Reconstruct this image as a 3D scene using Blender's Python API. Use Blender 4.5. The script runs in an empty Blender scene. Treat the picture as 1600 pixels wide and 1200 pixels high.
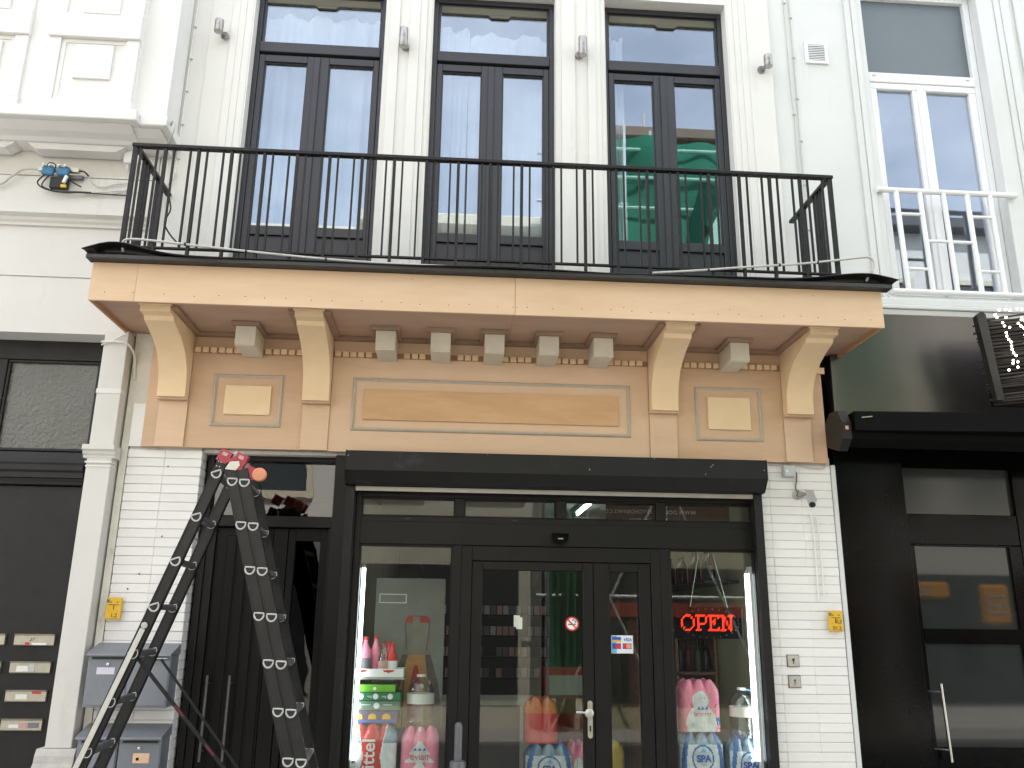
import bpy, math, random
from mathutils import Vector, Matrix
random.seed(7)
R_ = math.radians
sc = bpy.context.scene
col = sc.collection

# ------------------------------------------------------------------ camera
def cam_axes(yaw, p, r):
    cy, sy, cp, sp = math.cos(yaw), math.sin(yaw), math.cos(p), math.sin(p)
    f = Vector((sy*cp, cy*cp, sp)); rt = Vector((cy, -sy, 0)); up = rt.cross(f)
    c, s = math.cos(r), math.sin(r)
    return c*rt + s*up, -s*rt + c*up, f
rt, up, fw = cam_axes(R_(3.84), R_(15.6), R_(0.69))
cd = bpy.data.cameras.new('camera'); cam = bpy.data.objects.new('camera', cd); col.objects.link(cam)
cd.sensor_width = 36; cd.lens = 1340/1600*36; cd.clip_start = 0.05; cd.clip_end = 400
m4 = Matrix((( rt.x, up.x, -fw.x, 0), (rt.y, up.y, -fw.y, -5.8), (rt.z, up.z, -fw.z, 1.65), (0, 0, 0, 1)))
cam.matrix_world = m4
sc.camera = cam
# ------------------------------------------------------------------ sky, sun, exposure
SUN_EL, SUN_AZ = R_(52), R_(18)          # sun stands behind the row of houses: the facade is in open shade, the other side of the street is lit
wd = bpy.data.worlds.new('World'); sc.world = wd; wd.use_nodes = True
nt = wd.node_tree; nt.nodes.clear()
def wn(t, **k):
    n = nt.nodes.new(t)
    for a, b in k.items(): setattr(n, a, b)
    return n
wo = wn('ShaderNodeOutputWorld'); bg = wn('ShaderNodeBackground'); sky = wn('ShaderNodeTexSky', sky_type='NISHITA', sun_disc=False)
sky.sun_elevation = SUN_EL; sky.sun_rotation = SUN_AZ; sky.air_density = 1.0; sky.dust_density = 2.0
tc = wn('ShaderNodeTexCoord'); mp = wn('ShaderNodeMapping'); mp.inputs['Scale'].default_value = (1, 1, 2.2)
nz = wn('ShaderNodeTexNoise'); nz.inputs['Scale'].default_value = 2.3; nz.inputs['Detail'].default_value = 6; nz.inputs['Roughness'].default_value = .55
rp = wn('ShaderNodeValToRGB'); rp.color_ramp.elements[0].position = .36; rp.color_ramp.elements[1].position = .72
rp.color_ramp.elements[0].color = (.28, .28, .28, 1); rp.color_ramp.elements[1].color = (.8, .8, .8, 1)
mx = wn('ShaderNodeMix', data_type='RGBA'); mx.inputs['B'].default_value = (12.5, 12.7, 13.3, 1)
L = nt.links.new
L(tc.outputs['Generated'], mp.inputs['Vector']); L(mp.outputs['Vector'], nz.inputs['Vector']); L(nz.outputs['Fac'], rp.inputs['Fac'])
L(rp.outputs['Color'], mx.inputs['Factor']); L(sky.outputs['Color'], mx.inputs['A']); L(mx.outputs['Result'], bg.inputs['Color'])
bg.inputs['Strength'].default_value = .15
L(bg.outputs['Background'], wo.inputs['Surface'])
sl = bpy.data.lights.new('sun', 'SUN'); sl.energy = 5.; sl.angle = R_(.6); sl.color = (1, .95, .87)
sun = bpy.data.objects.new('sun', sl); col.objects.link(sun)
# pointing from the sky's sun direction (azimuth measured from +Y towards +X)
sd = Vector((math.sin(SUN_AZ)*math.cos(SUN_EL), math.cos(SUN_AZ)*math.cos(SUN_EL), math.sin(SUN_EL)))
sun.rotation_euler = sd.to_track_quat('Z', 'Y').to_euler()
vs = sc.view_settings; vs.view_transform = 'Standard'; vs.look = 'None'; vs.exposure = 1.12; vs.gamma = 1; vs.use_curve_mapping = False
sc.render.engine = 'CYCLES'
cy = sc.cycles; cy.use_denoising = True; cy.max_bounces = 9; cy.diffuse_bounces = 4; cy.glossy_bounces = 4; cy.transparent_max_bounces = 14; cy.sample_clamp_indirect = 6

# ------------------------------------------------------------------ materials
MT = {}
def mat(name, c, rough=.6, metal=0., var=.08, scale=3., bump=0., bscale=80., stretch=(1, 1, 1), dirt=None, emit=None, spec=.5, rnd=0., coat=0.):
    """c linear base colour; noise-varied; dirt = (colour, scale, lo, hi, stretch)"""
    m = bpy.data.materials.new(name); m.use_nodes = True; t = m.node_tree; n = t.nodes; k = t.links.new
    p = n['Principled BSDF']; p.inputs['Roughness'].default_value = rough; p.inputs['Metallic'].default_value = metal
    p.inputs['Specular IOR Level'].default_value = spec
    if coat: p.inputs['Coat Weight'].default_value = coat; p.inputs['Coat Roughness'].default_value = .08
    co = n.new('ShaderNodeTexCoord'); ma = n.new('ShaderNodeMapping'); ma.inputs['Scale'].default_value = stretch
    k(co.outputs['Object'], ma.inputs['Vector'])
    no = n.new('ShaderNodeTexNoise'); no.inputs['Scale'].default_value = scale; no.inputs['Detail'].default_value = 7; no.inputs['Roughness'].default_value = .6
    k(ma.outputs['Vector'], no.inputs['Vector'])
    r = n.new('ShaderNodeValToRGB'); e = r.color_ramp.elements
    e[0].position = .3; e[1].position = .7
    e[0].color = tuple(max(0, x*(1-var)) for x in c)+(1,); e[1].color = tuple(min(1, x*(1+var)) for x in c)+(1,)
    k(no.outputs['Fac'], r.inputs['Fac']); out = r.outputs['Color']
    if rnd:
        oi = n.new('ShaderNodeObjectInfo'); mr = n.new('ShaderNodeMapRange'); mr.inputs['To Min'].default_value = 1-rnd; mr.inputs['To Max'].default_value = 1+rnd
        k(oi.outputs['Random'], mr.inputs['Value'])
        mm = n.new('ShaderNodeMix'); mm.data_type = 'RGBA'; mm.blend_type = 'MULTIPLY'; mm.inputs['Factor'].default_value = 1
        cc = n.new('ShaderNodeCombineColor')
        for i in range(3): k(mr.outputs['Result'], cc.inputs[i])
        k(out, mm.inputs['A']); k(cc.outputs['Color'], mm.inputs['B']); out = mm.outputs['Result']
    if dirt:
        dc, ds, lo, hi, dst = dirt
        m2 = n.new('ShaderNodeMapping'); m2.inputs['Scale'].default_value = dst; k(co.outputs['Object'], m2.inputs['Vector'])
        n2 = n.new('ShaderNodeTexNoise'); n2.inputs['Scale'].default_value = ds; n2.inputs['Detail'].default_value = 8; n2.inputs['Roughness'].default_value = .65
        k(m2.outputs['Vector'], n2.inputs['Vector'])
        r2 = n.new('ShaderNodeMapRange'); r2.inputs['From Min'].default_value = lo; r2.inputs['From Max'].default_value = hi
        k(n2.outputs['Fac'], r2.inputs['Value'])
        md = n.new('ShaderNodeMix'); md.data_type = 'RGBA'; md.inputs['B'].default_value = tuple(dc)+(1,)
        k(r2.outputs['Result'], md.inputs['Factor']); k(out, md.inputs['A']); out = md.outputs['Result']
    k(out, p.inputs['Base Color'])
    if bump:
        nb = n.new('ShaderNodeTexNoise'); nb.inputs['Scale'].default_value = bscale; nb.inputs['Detail'].default_value = 4
        k(co.outputs['Object'], nb.inputs['Vector'])
        bp = n.new('ShaderNodeBump'); bp.inputs['Strength'].default_value = bump; bp.inputs['Distance'].default_value = .01
        k(nb.outputs['Fac'], bp.inputs['Height']); k(bp.outputs['Normal'], p.inputs['Normal'])
    if emit:
        p.inputs['Emission Color'].default_value = tuple(emit[0])+(1,); p.inputs['Emission Strength'].default_value = emit[1]
    MT[name] = m
    return m
def plywood(name, c, c2, grain=1., rnd=.05, rough=.62):
    """sheet wood: long grain along X, broad rotary-cut blotches, a few fine darker lines"""
    m = bpy.data.materials.new(name); m.use_nodes = True; t = m.node_tree; n = t.nodes; k = t.links.new
    p = n['Principled BSDF']; p.inputs['Roughness'].default_value = rough; p.inputs['Specular IOR Level'].default_value = .3
    co = n.new('ShaderNodeTexCoord'); oi = n.new('ShaderNodeObjectInfo')
    ad = n.new('ShaderNodeVectorMath'); ad.operation = 'ADD'; sca = n.new('ShaderNodeVectorMath'); sca.operation = 'SCALE'
    cx = n.new('ShaderNodeCombineXYZ')
    for i in range(3): k(oi.outputs['Random'], cx.inputs[i])
    k(cx.outputs[0], sca.inputs[0]); sca.inputs['Scale'].default_value = 17.
    k(co.outputs['Object'], ad.inputs[0]); k(sca.outputs[0], ad.inputs[1])
    def noise(st, s, d=6, dist=0):
        a = n.new('ShaderNodeMapping'); a.inputs['Scale'].default_value = st; k(ad.outputs[0], a.inputs['Vector'])
        b = n.new('ShaderNodeTexNoise'); b.inputs['Scale'].default_value = s; b.inputs['Detail'].default_value = d; b.inputs['Roughness'].default_value = .6; b.inputs['Distortion'].default_value = dist
        k(a.outputs[0], b.inputs['Vector']); return b.outputs['Fac']
    g = noise((.9, 2, 5), 2.6*grain, 8, .7); bl = noise((.6, 1, 2.2), 1.7, 4, .6); fl = noise((2.2, 2, 60), 4, 3)
    mu = n.new('ShaderNodeMath'); mu.operation = 'MULTIPLY_ADD'; mu.inputs[1].default_value = .55; k(g, mu.inputs[0])
    m2 = n.new('ShaderNodeMath'); m2.operation = 'MULTIPLY'; m2.inputs[1].default_value = .45; k(bl, m2.inputs[0]); k(m2.outputs[0], mu.inputs[2])
    r = n.new('ShaderNodeValToRGB'); e = r.color_ramp.elements; e[0].position = .34; e[1].position = .66; e[0].color = tuple(c2)+(1,); e[1].color = tuple(c)+(1,)
    k(mu.outputs[0], r.inputs['Fac'])
    r2 = n.new('ShaderNodeMapRange'); r2.inputs['From Min'].default_value = .55; r2.inputs['From Max'].default_value = .75; r2.inputs['To Min'].default_value = 1; r2.inputs['To Max'].default_value = .93
    k(fl, r2.inputs['Value'])
    mr = n.new('ShaderNodeMapRange'); mr.inputs['To Min'].default_value = 1-rnd; mr.inputs['To Max'].default_value = 1+rnd; k(oi.outputs['Random'], mr.inputs['Value'])
    m3 = n.new('ShaderNodeMath'); m3.operation = 'MULTIPLY'; k(r2.outputs[0], m3.inputs[0]); k(mr.outputs[0], m3.inputs[1])
    cc = n.new('ShaderNodeCombineColor')
    for i in range(3): k(m3.outputs[0], cc.inputs[i])
    mm = n.new('ShaderNodeMix'); mm.data_type = 'RGBA'; mm.blend_type = 'MULTIPLY'; mm.inputs['Factor'].default_value = 1
    k(r.outputs['Color'], mm.inputs['A']); k(cc.outputs['Color'], mm.inputs['B']); k(mm.outputs['Result'], p.inputs['Base Color'])
    bp = n.new('ShaderNodeBump'); bp.inputs['Strength'].default_value = .06; bp.inputs['Distance'].default_value = .004; k(fl, bp.inputs['Height']); k(bp.outputs[0], p.inputs['Normal'])
    MT[name] = m; return m
def glass(name, r0=.06, tint=(1, 1, 1), rough=0., wave=0., wscale=6., gcol=(1, 1, 1)):
    m = bpy.data.materials.new(name); m.use_nodes = True; t = m.node_tree; n = t.nodes; k = t.links.new; n.clear()
    o = n.new('ShaderNodeOutputMaterial'); g = n.new('ShaderNodeBsdfGlossy'); g.inputs['Roughness'].default_value = rough; g.inputs['Color'].default_value = tuple(gcol)+(1,)
    tr = n.new('ShaderNodeBsdfTransparent'); tr.inputs['Color'].default_value = tuple(tint)+(1,)
    lw = n.new('ShaderNodeLayerWeight'); lw.inputs['Blend'].default_value = .5
    pw = n.new('ShaderNodeMath'); pw.operation = 'POWER'; pw.inputs[1].default_value = 5; k(lw.outputs['Facing'], pw.inputs[0])
    ma = n.new('ShaderNodeMath'); ma.operation = 'MULTIPLY_ADD'; ma.inputs[1].default_value = 1-r0; ma.inputs[2].default_value = r0; k(pw.outputs[0], ma.inputs[0])
    mi = n.new('ShaderNodeMixShader'); k(ma.outputs[0], mi.inputs['Fac']); k(tr.outputs[0], mi.inputs[1]); k(g.outputs[0], mi.inputs[2]); k(mi.outputs[0], o.inputs['Surface'])
    if wave:
        co = n.new('ShaderNodeTexCoord'); nb = n.new('ShaderNodeTexNoise'); nb.inputs['Scale'].default_value = wscale; nb.inputs['Detail'].default_value = 2
        k(co.outputs['Object'], nb.inputs['Vector']); bp = n.new('ShaderNodeBump'); bp.inputs['Strength'].default_value = wave; bp.inputs['Distance'].default_value = .02
        k(nb.outputs['Fac'], bp.inputs['Height']); k(bp.outputs[0], g.inputs['Normal'])
    MT[name] = m; return m
def cloth(name, c, trans=.35):
    m = bpy.data.materials.new(name); m.use_nodes = True; t = m.node_tree; n = t.nodes; k = t.links.new; n.clear()
    o = n.new('ShaderNodeOutputMaterial'); d = n.new('ShaderNodeBsdfDiffuse'); tl = n.new('ShaderNodeBsdfTranslucent'); mi = n.new('ShaderNodeMixShader'); mi.inputs['Fac'].default_value = trans
    co = n.new('ShaderNodeTexCoord'); ma = n.new('ShaderNodeMapping'); ma.inputs['Scale'].default_value = (30, 30, 1); no = n.new('ShaderNodeTexNoise'); no.inputs['Scale'].default_value = 2
    k(co.outputs['Object'], ma.inputs[0]); k(ma.outputs[0], no.inputs['Vector'])
    r = n.new('ShaderNodeValToRGB'); r.color_ramp.elements[0].color = tuple(x*.88 for x in c)+(1,); r.color_ramp.elements[1].color = tuple(c)+(1,)
    k(no.outputs['Fac'], r.inputs['Fac']); k(r.outputs[0], d.inputs['Color']); k(r.outputs[0], tl.inputs['Color'])
    k(d.outputs[0], mi.inputs[1]); k(tl.outputs[0], mi.inputs[2]); k(mi.outputs[0], o.inputs['Surface']); MT[name] = m; return m

mat('render_white', (.70, .69, .65), .75, var=.035, scale=1.6, bump=.12, bscale=150, dirt=((.60, .58, .52), 2.2, .60, .82, (3, 3, .5)))
mat('render_cool', (.66, .665, .65), .75, var=.04, scale=1.3, bump=.12, bscale=150, dirt=((.56, .56, .54), 2.0, .60, .85, (3, 3, .45)))
mat('stucco_white', (.73, .72, .69), .7, var=.03, scale=2, bump=.15, bscale=120, dirt=((.62, .60, .56), 3.0, .62, .85, (2, 2, .6)))
mat('stucco_cream_shade', (.645, .63, .585), .7, var=.03, scale=2, bump=.15, bscale=120, dirt=((.50, .48, .43), 3.0, .60, .85, (2, 2, .6)))  # cream paint, darkened too for walls farther from the sky
mat('plaster_old', (.70, .68, .60), .85, var=.10, scale=5, bump=.35, bscale=60, dirt=((.40, .38, .33), 7, .58, .75, (1, 1, .6)))
mat('brick_paint', (.80, .79, .76), .32, var=.035, scale=6, bump=.10, bscale=45, rnd=.03, dirt=((.56, .53, .46), 9, .60, .80, (1, 1, 1)))
mat('mortar', (.60, .58, .55), .9, var=.15, scale=20, bump=.3)
mat('frame_dark', (.028, .027, .032), .42, var=.12, scale=4, bump=.03, bscale=40, spec=.5)
mat('iron', (.011, .0095, .009), .48, spec=.35, var=.25, scale=12, bump=.12, bscale=90, dirt=((.10, .045, .022), 14, .60, .76, (1, 1, 1)))
mat('felt', (.012, .011, .011), .46, spec=.4, var=.3, scale=6, bump=.25, bscale=50)
mat('felt_trim', (.030, .029, .028), .5, var=.2, scale=8, bump=.15, bscale=120)
plywood('ply_fascia', (.70, .51, .345), (.62, .43, .275), .7, .02)
plywood('ply_frieze', (.66, .46, .31), (.57, .38, .24), .6, .03)
plywood('ply_strip', (.71, .51, .35), (.64, .445, .295), .6, .03)
plywood('ply_panel', (.66, .42, .235), (.55, .33, .17), 1.0, .03)
mat('gap_shade_brown', (.36, .20, .10), .7, var=.2, scale=30, stretch=(1, 1, 8))  # brown of the painted shade between dentils
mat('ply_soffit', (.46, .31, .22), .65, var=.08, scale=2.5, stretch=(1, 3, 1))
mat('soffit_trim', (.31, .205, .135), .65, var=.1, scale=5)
mat('mdf', (.80, .60, .37), .7, var=.05, scale=5, bump=.05, bscale=200, rnd=.04)
mat('mdf_grey', (.62, .57, .46), .7, var=.06, scale=9, bump=.05, bscale=200, rnd=.04)
mat('moulding_grey', (.46, .405, .325), .6, var=.08, scale=20)
mat('screw', (.12, .09, .06), .5, .6)
mat('shutter_black', (.011, .0107, .0103), .5, spec=.28, var=.15, scale=5, bump=.05, bscale=30, dirt=((.05, .05, .05), 5, .6, .8, (1, 1, 1)))
mat('shop_black', (.0085, .0078, .0075), .40, spec=.24, var=.2, scale=3, bump=.02, bscale=40)
mat('door_black', (.004, .0039, .0038), .45, spec=.2, var=.2, scale=4, bump=.03)
mat('gloss_black', (.003, .003, .003), .12, spec=.10, var=.2, scale=2, bump=.015, bscale=12)
mat('old_black', (.0125, .012, .0113), .5, spec=.35, var=.25, scale=7, bump=.08, bscale=50)
mat('panel_metal', (.13, .115, .105), .36, .9, var=.15, scale=1.2, bump=.06, bscale=3.5)
mat('alu', (.55, .54, .50), .38, .85, var=.08, scale=20)
mat('alu_strip', (.42, .40, .36), .45, .6, var=.08, scale=10)
mat('steel', (.62, .62, .60), .25, .95, var=.08, scale=30)
mat('lamp_steel', (.36, .34, .32), .35, .9, var=.1, scale=30)
mat('mail_grey', (.22, .235, .26), .45, .25, var=.06, scale=8, bump=.02)
mat('ladder_black', (.011, .011, .011), .45, .1, var=.35, scale=14, bump=.1, bscale=60, dirt=((.07, .07, .07), 22, .66, .8, (1, 1, .4)))
mat('ladder_grey', (.46, .46, .44), .5, .1, var=.1, scale=20)
mat('rung_grey', (.13, .13, .13), .5, .5, var=.2, scale=20)
mat('red_plastic', (.36, .04, .06), .42, var=.15, scale=20)
mat('orange_plastic', (.75, .30, .16), .5, var=.1, scale=20)
mat('white_paint', (.80, .80, .79), .4, var=.04, scale=6, bump=.03, dirt=((.55, .52, .46), 6, .66, .85, (1, 1, 1)))
mat('pvc_white', (.82, .82, .83), .3, var=.025, scale=5, dirt=((.6, .58, .54), 5, .68, .9, (1, 1, 1)))
mat('yellow', (.72, .43, .02), .4, var=.06, scale=10, dirt=((.5, .3, .05), 30, .66, .8, (1, 1, 1)))
mat('ink_black', (.015, .015, .015), .6)
mat('ink_white', (.80, .80, .79), .5, var=.02)
mat('ink_red', (.55, .03, .03), .5, var=.05)
mat('ink_blue', (.03, .10, .42), .5)
mat('ink_lightblue', (.20, .45, .72), .5)
mat('paper', (.72, .71, .66), .8, var=.04)
mat('cable_grey', (.50, .49, .46), .5, var=.1, scale=20)
mat('cable_black', (.02, .02, .02), .5)
mat('cable_white', (.72, .70, .64), .5, var=.08, scale=20)
mat('blue_metal', (.045, .15, .27), .4, .3, var=.2, scale=30)
mat('box_grey', (.48, .49, .48), .5)
mat('concrete', (.50, .48, .445), .9, var=.15, scale=8, bump=.3)
mat('asphalt', (.27, .262, .25), .9, var=.2, scale=30, bump=.4, bscale=150)
mat('dark_room', (.05, .05, .05), .9)
mat('room_grey', (.26, .25, .23), .9)
glass('glass_window', .175, (.93, .96, .97), gcol=(.80, .89, 1.), wave=.012, wscale=1.3)
glass('glass_shop', .026, (.95, .97, .95))
glass('glass_old', .05, (.9, .92, .88))
glass('glass_dark', .03, (.18, .18, .18))
mat('frosted', (.034, .038, .037), .14, var=.06, scale=2, spec=.4); mat('door_glass', (.022, .026, .025), .03, var=.1, scale=2, spec=.4)
mat('frosted_blind', (.115, .14, .155), .3, var=.05, scale=2, spec=.6)
cloth('sheer', (.80, .83, .86), .45)
cloth('net_green', (.055, .25, .155), .35)

mat('olive_grey', (.13, .125, .095), .8, var=.1)
mat('slot_alu', (.50, .47, .38), .35, .7, var=.1, scale=30)
mat('ink_dull', (.18, .17, .19), .6); mat('pink_dull', (.55, .32, .30), .6)
mat('void_black', (.0022, .0022, .0022), .6, spec=.1); mat('rod_brown', (.016, .011, .008), .55, .0, var=.35, scale=30)
mat('bulb_lit', (.9, .85, .7), .4, emit=((1, .93, .76), 4.5))
plywood('ply_edge_face', (.52, .33, .19), (.40, .23, .12), 1.2, .03)
mat('ink_red_bright', (.62, .025, .025), .4, var=.04); mat('ink_pale', (.72, .76, .78), .4, var=.03)
glass('glass_fan', .085, (.5, .5, .48), wave=.06, wscale=2.6); glass('glass_black', .03, (.04, .04, .04), wave=.1, wscale=4)
mat('alu_pale', (.58, .57, .52), .5, .25, var=.06, scale=20); mat('strap_black', (.012, .012, .013), .8); mat('strap_red', (.16, .02, .03), .8)
mat('paper_lilac', (.66, .64, .74), .7); mat('sticker_peach', (.78, .52, .34), .6, var=.05); mat('ink_teal', (.05, .16, .17), .5)
mat('switch_alu', (.50, .48, .43), .45, .4, var=.15, scale=30); mat('cam_silver', (.60, .60, .60), .35, .5, var=.05); mat('post_grey', (.11, .11, .115), .4, .3, var=.1, scale=20)
mat('shop_wall', (.30, .29, .20), .8, var=.1); mat('shop_ceiling', (.55, .54, .50), .8); mat('shop_floor', (.16, .15, .14), .5, var=.15)
mat('tube_lit', (.9, .95, 1), .4, emit=((.86, .95, 1.), 5.)); mat('led_red', (.8, .1, .02), .4, emit=((1, .028, .008), 3.2))
mat('poster_grey', (.20, .205, .185), .5, var=.12, scale=6); mat('poster_dark', (.10, .085, .07), .5, var=.3, scale=9); mat('poster_orange', (.42, .22, .075), .5, var=.2, scale=9); mat('poster_red', (.33, .035, .025), .5, var=.1); mat('poster_beige', (.21, .195, .155), .5, var=.2, scale=9)
for n_, c_ in (('film_red', (.58, .04, .035)), ('film_white', (.66, .70, .72)), ('film_pink', (.80, .26, .37)), ('film_deep', (.05, .16, .44)), ('film_orange', (.62, .18, .05)), ('film_yellow', (.55, .40, .05))): mat(n_, c_, .22, var=.14, scale=22, bump=.5, bscale=28, spec=.6)
mat('film_blue', (.22, .33, .42), .15, var=.35, scale=16, bump=.6, bscale=30, spec=.7)
glass('plastic_clear', .11, (.80, .85, .85), wave=.35, wscale=30)
for n_, c_ in (('carton_purple', (.10, .075, .17)), ('carton_green2', (.10, .19, .13)), ('carton_green', (.03, .17, .075)), ('carton_lime', (.16, .46, .035)), ('banner_red', (.10, .035, .032))): mat(n_, c_, .5, var=.1, scale=10)
mat('bottle_dark', (.012, .012, .010), .12); mat('bottle_green', (.012, .05, .018), .12); mat('bottle_red', (.09, .012, .012), .15)
mat('shelf_wood', (.20, .105, .055), .6, var=.25, scale=6, stretch=(1, 1, 8)); mat('counter_grey', (.12, .12, .115), .5)
mat('far_grey', (.68, .66, .62), .9, var=.06, scale=.6); mat('far_cream', (.72, .67, .55), .9, var=.08, scale=.6); mat('far_beige', (.46, .42, .29), .9, var=.1, scale=.6); mat('far_white', (.74, .72, .67), .9, var=.05, scale=.6)
mat('cornice_pale', (.66, .60, .46), .8, var=.05); mat('net_pale', (.30, .55, .42), .7); cloth('net_dark', (.012, .07, .045), .2); mat('far_brown', (.17, .13, .09), .8, var=.2, scale=1.2); mat('far_slate', (.10, .10, .11), .7); mat('far_glass', (.05, .06, .07), .1, spec=.8); mat('far_shop', (.05, .05, .055), .25); mat('far_red', (.35, .06, .04), .7); mat('far_steel', (.55, .57, .55), .5, .3); mat('sign_orange', (.80, .34, .02), .45)
def hammered():
    m = mat('hammered', (.10, .10, .085), .16, var=.1, scale=3, bump=.9, bscale=38, spec=.7); return m
hammered()
# ------------------------------------------------------------------ mesh helper
class MB:
    def __init__(s): s.v = []; s.f = []; s.mi = []
    def add(s, vs, fs, mi=0):
        o = len(s.v); s.v += [tuple(p) for p in vs]; s.f += [tuple(o+i for i in f) for f in fs]; s.mi += [mi]*len(fs); return s
    def box(s, x0, x1, y0, y1, z0, z1, b=0., mi=0):
        if x1 < x0: x0, x1 = x1, x0
        if y1 < y0: y0, y1 = y1, y0
        if z1 < z0: z0, z1 = z1, z0
        b = min(b, (x1-x0)*.45, (y1-y0)*.45, (z1-z0)*.45)
        if b <= 0:
            vs = [(x, y, z) for x in (x0, x1) for y in (y0, y1) for z in (z0, z1)]
            return s.add(vs, [(0, 1, 3, 2), (4, 6, 7, 5), (0, 4, 5, 1), (2, 3, 7, 6), (0, 2, 6, 4), (1, 5, 7, 3)], mi)
        X, Y, Z = (x0, x1), (y0, y1), (z0, z1); S = (b, -b); vs = []; idx = {}
        for i in (0, 1):
            for j in (0, 1):
                for l in (0, 1):
                    for a in range(3):
                        p = [X[i]+S[i], Y[j]+S[j], Z[l]+S[l]]; p[a] = (X[i], Y[j], Z[l])[a]
                        idx[i, j, l, a] = len(vs); vs.append(p)
        fs = []
        for a in range(3):
            b1, b2 = [q for q in range(3) if q != a]
            for h in (0, 1):
                q = []
                for u, w in ((0, 0), (1, 0), (1, 1), (0, 1)):
                    t = [0, 0, 0]; t[a] = h; t[b1] = u; t[b2] = w; q.append(idx[tuple(t)+(a,)])
                fs.append(tuple(q))
        for a in range(3):
            b1, b2 = [q for q in range(3) if q != a]
            for u in (0, 1):
                for w in (0, 1):
                    q = []
                    for h, f in ((0, b1), (1, b1), (1, b2), (0, b2)):
                        t = [0, 0, 0]; t[a] = h; t[b1] = u; t[b2] = w; q.append(idx[tuple(t)+(f,)])
                    fs.append(tuple(q))
        for i in (0, 1):
            for j in (0, 1):
                for l in (0, 1): fs.append((idx[i, j, l, 0], idx[i, j, l, 1], idx[i, j, l, 2]))
        return s.add(vs, fs, mi)
    def prism(s, pts, axis, a, b, mi=0):
        """polygon extruded along axis 'x' (pts are (y,z)), 'y' (x,z) or 'z' (x,y)"""
        mk = {'x': lambda p, t: (t, p[0], p[1]), 'y': lambda p, t: (p[0], t, p[1]), 'z': lambda p, t: (p[0], p[1], t)}[axis]
        n = len(pts); vs = [mk(p, a) for p in pts]+[mk(p, b) for p in pts]
        fs = [tuple(range(n)), tuple(range(2*n-1, n-1, -1))]+[(i, (i+1) % n, n+(i+1) % n, n+i) for i in range(n)]
        return s.add(vs, fs, mi)
    def bar(s, p, q, w, d, side=(0, 1, 0), mi=0):
        """box between two points; d along 'side', w across"""
        p, q, sd_ = Vector(p), Vector(q), Vector(side).normalized(); t = (q-p).normalized(); wv = t.cross(sd_).normalized(); sd_ = wv.cross(t)
        vs = [e+wv*(a*w/2)+sd_*(b*d/2) for e in (p, q) for a, b in ((-1, -1), (1, -1), (1, 1), (-1, 1))]
        return s.add(vs, [(0, 1, 2, 3), (7, 6, 5, 4)]+[(i, 4+i, 4+(i+1) % 4, (i+1) % 4) for i in range(4)], mi)
    def tube(s, path, r, n=8, mi=0, closed=False, sec=None):
        P = [Vector(p) for p in path]; m = len(P); nv = None; rings = []
        for i in range(m):
            if closed: t = (P[(i+1) % m]-P[i-1]).normalized()
            else: t = (P[min(i+1, m-1)]-P[max(i-1, 0)]).normalized()
            if nv is None: nv = t.cross(Vector((0, 0, 1)) if abs(t.z) < .9 else Vector((1, 0, 0))).normalized()
            else: nv = (nv-t*nv.dot(t)).normalized()
            bv = t.cross(nv); rr = r[i] if isinstance(r, (list, tuple)) else r
            if sec: rings.append([P[i]+nv*a+bv*b for a, b in sec])
            else: rings.append([P[i]+(nv*math.cos(2*math.pi*k/n)+bv*math.sin(2*math.pi*k/n))*rr for k in range(n)])
        if sec: n = len(sec)
        vs = [p for g in rings for p in g]; fs = []
        for i in range(m if closed else m-1):
            j = (i+1) % m
            for k in range(n): fs.append((i*n+k, i*n+(k+1) % n, j*n+(k+1) % n, j*n+k))
        if not closed: fs += [tuple(range(n-1, -1, -1)), tuple((m-1)*n+k for k in range(n))]
        return s.add(vs, fs, mi)
    def lathe(s, prof, c, n=16, axis='z', mi=0):
        vs = []; fs = []
        for r, h in prof:
            for k in range(n):
                a = 2*math.pi*k/n; x, y = r*math.cos(a), r*math.sin(a)
                vs.append({'z': (c[0]+x, c[1]+y, c[2]+h), 'y': (c[0]+x, c[1]+h, c[2]+y), 'x': (c[0]+h, c[1]+x, c[2]+y)}[axis])
        m = len(prof)
        for i in range(m-1):
            for k in range(n): fs.append((i*n+k, i*n+(k+1) % n, (i+1)*n+(k+1) % n, (i+1)*n+k))
        fs += [tuple(range(n-1, -1, -1)), tuple((m-1)*n+k for k in range(n))]
        return s.add(vs, fs, mi)
    def frame(s, x0, x1, z0, z1, w, y0, y1, b=0., mi=0):
        """picture frame of four bars in the XZ plane, butted"""
        s.box(x0, x1, y0, y1, z1-w, z1, b, mi); s.box(x0, x1, y0, y1, z0, z0+w, b, mi)
        s.box(x0, x0+w, y0, y1, z0+w, z1-w, b, mi); s.box(x1-w, x1, y0, y1, z0+w, z1-w, b, mi); return s
    def mesh(s, name, mats, smooth=False):
        me = bpy.data.meshes.new(name); me.from_pydata(s.v, [], s.f); me.update()
        for m in (mats if isinstance(mats, (list, tuple)) else [mats]): me.materials.append(MT[m])
        if any(s.mi): me.polygons.foreach_set('material_index', s.mi)
        import bmesh as _b
        bm = _b.new(); bm.from_mesh(me); _b.ops.recalc_face_normals(bm, faces=bm.faces); bm.to_mesh(me); bm.free()
        if smooth:
            me.polygons.foreach_set('use_smooth', [True]*len(me.polygons)); me.set_sharp_from_angle(angle=R_(38))
        return me
    def build(s, name, mats, parent=None, smooth=False, loc=None):
        return place(name, s.mesh(name, mats, smooth), parent, loc)
WL = {}
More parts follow.
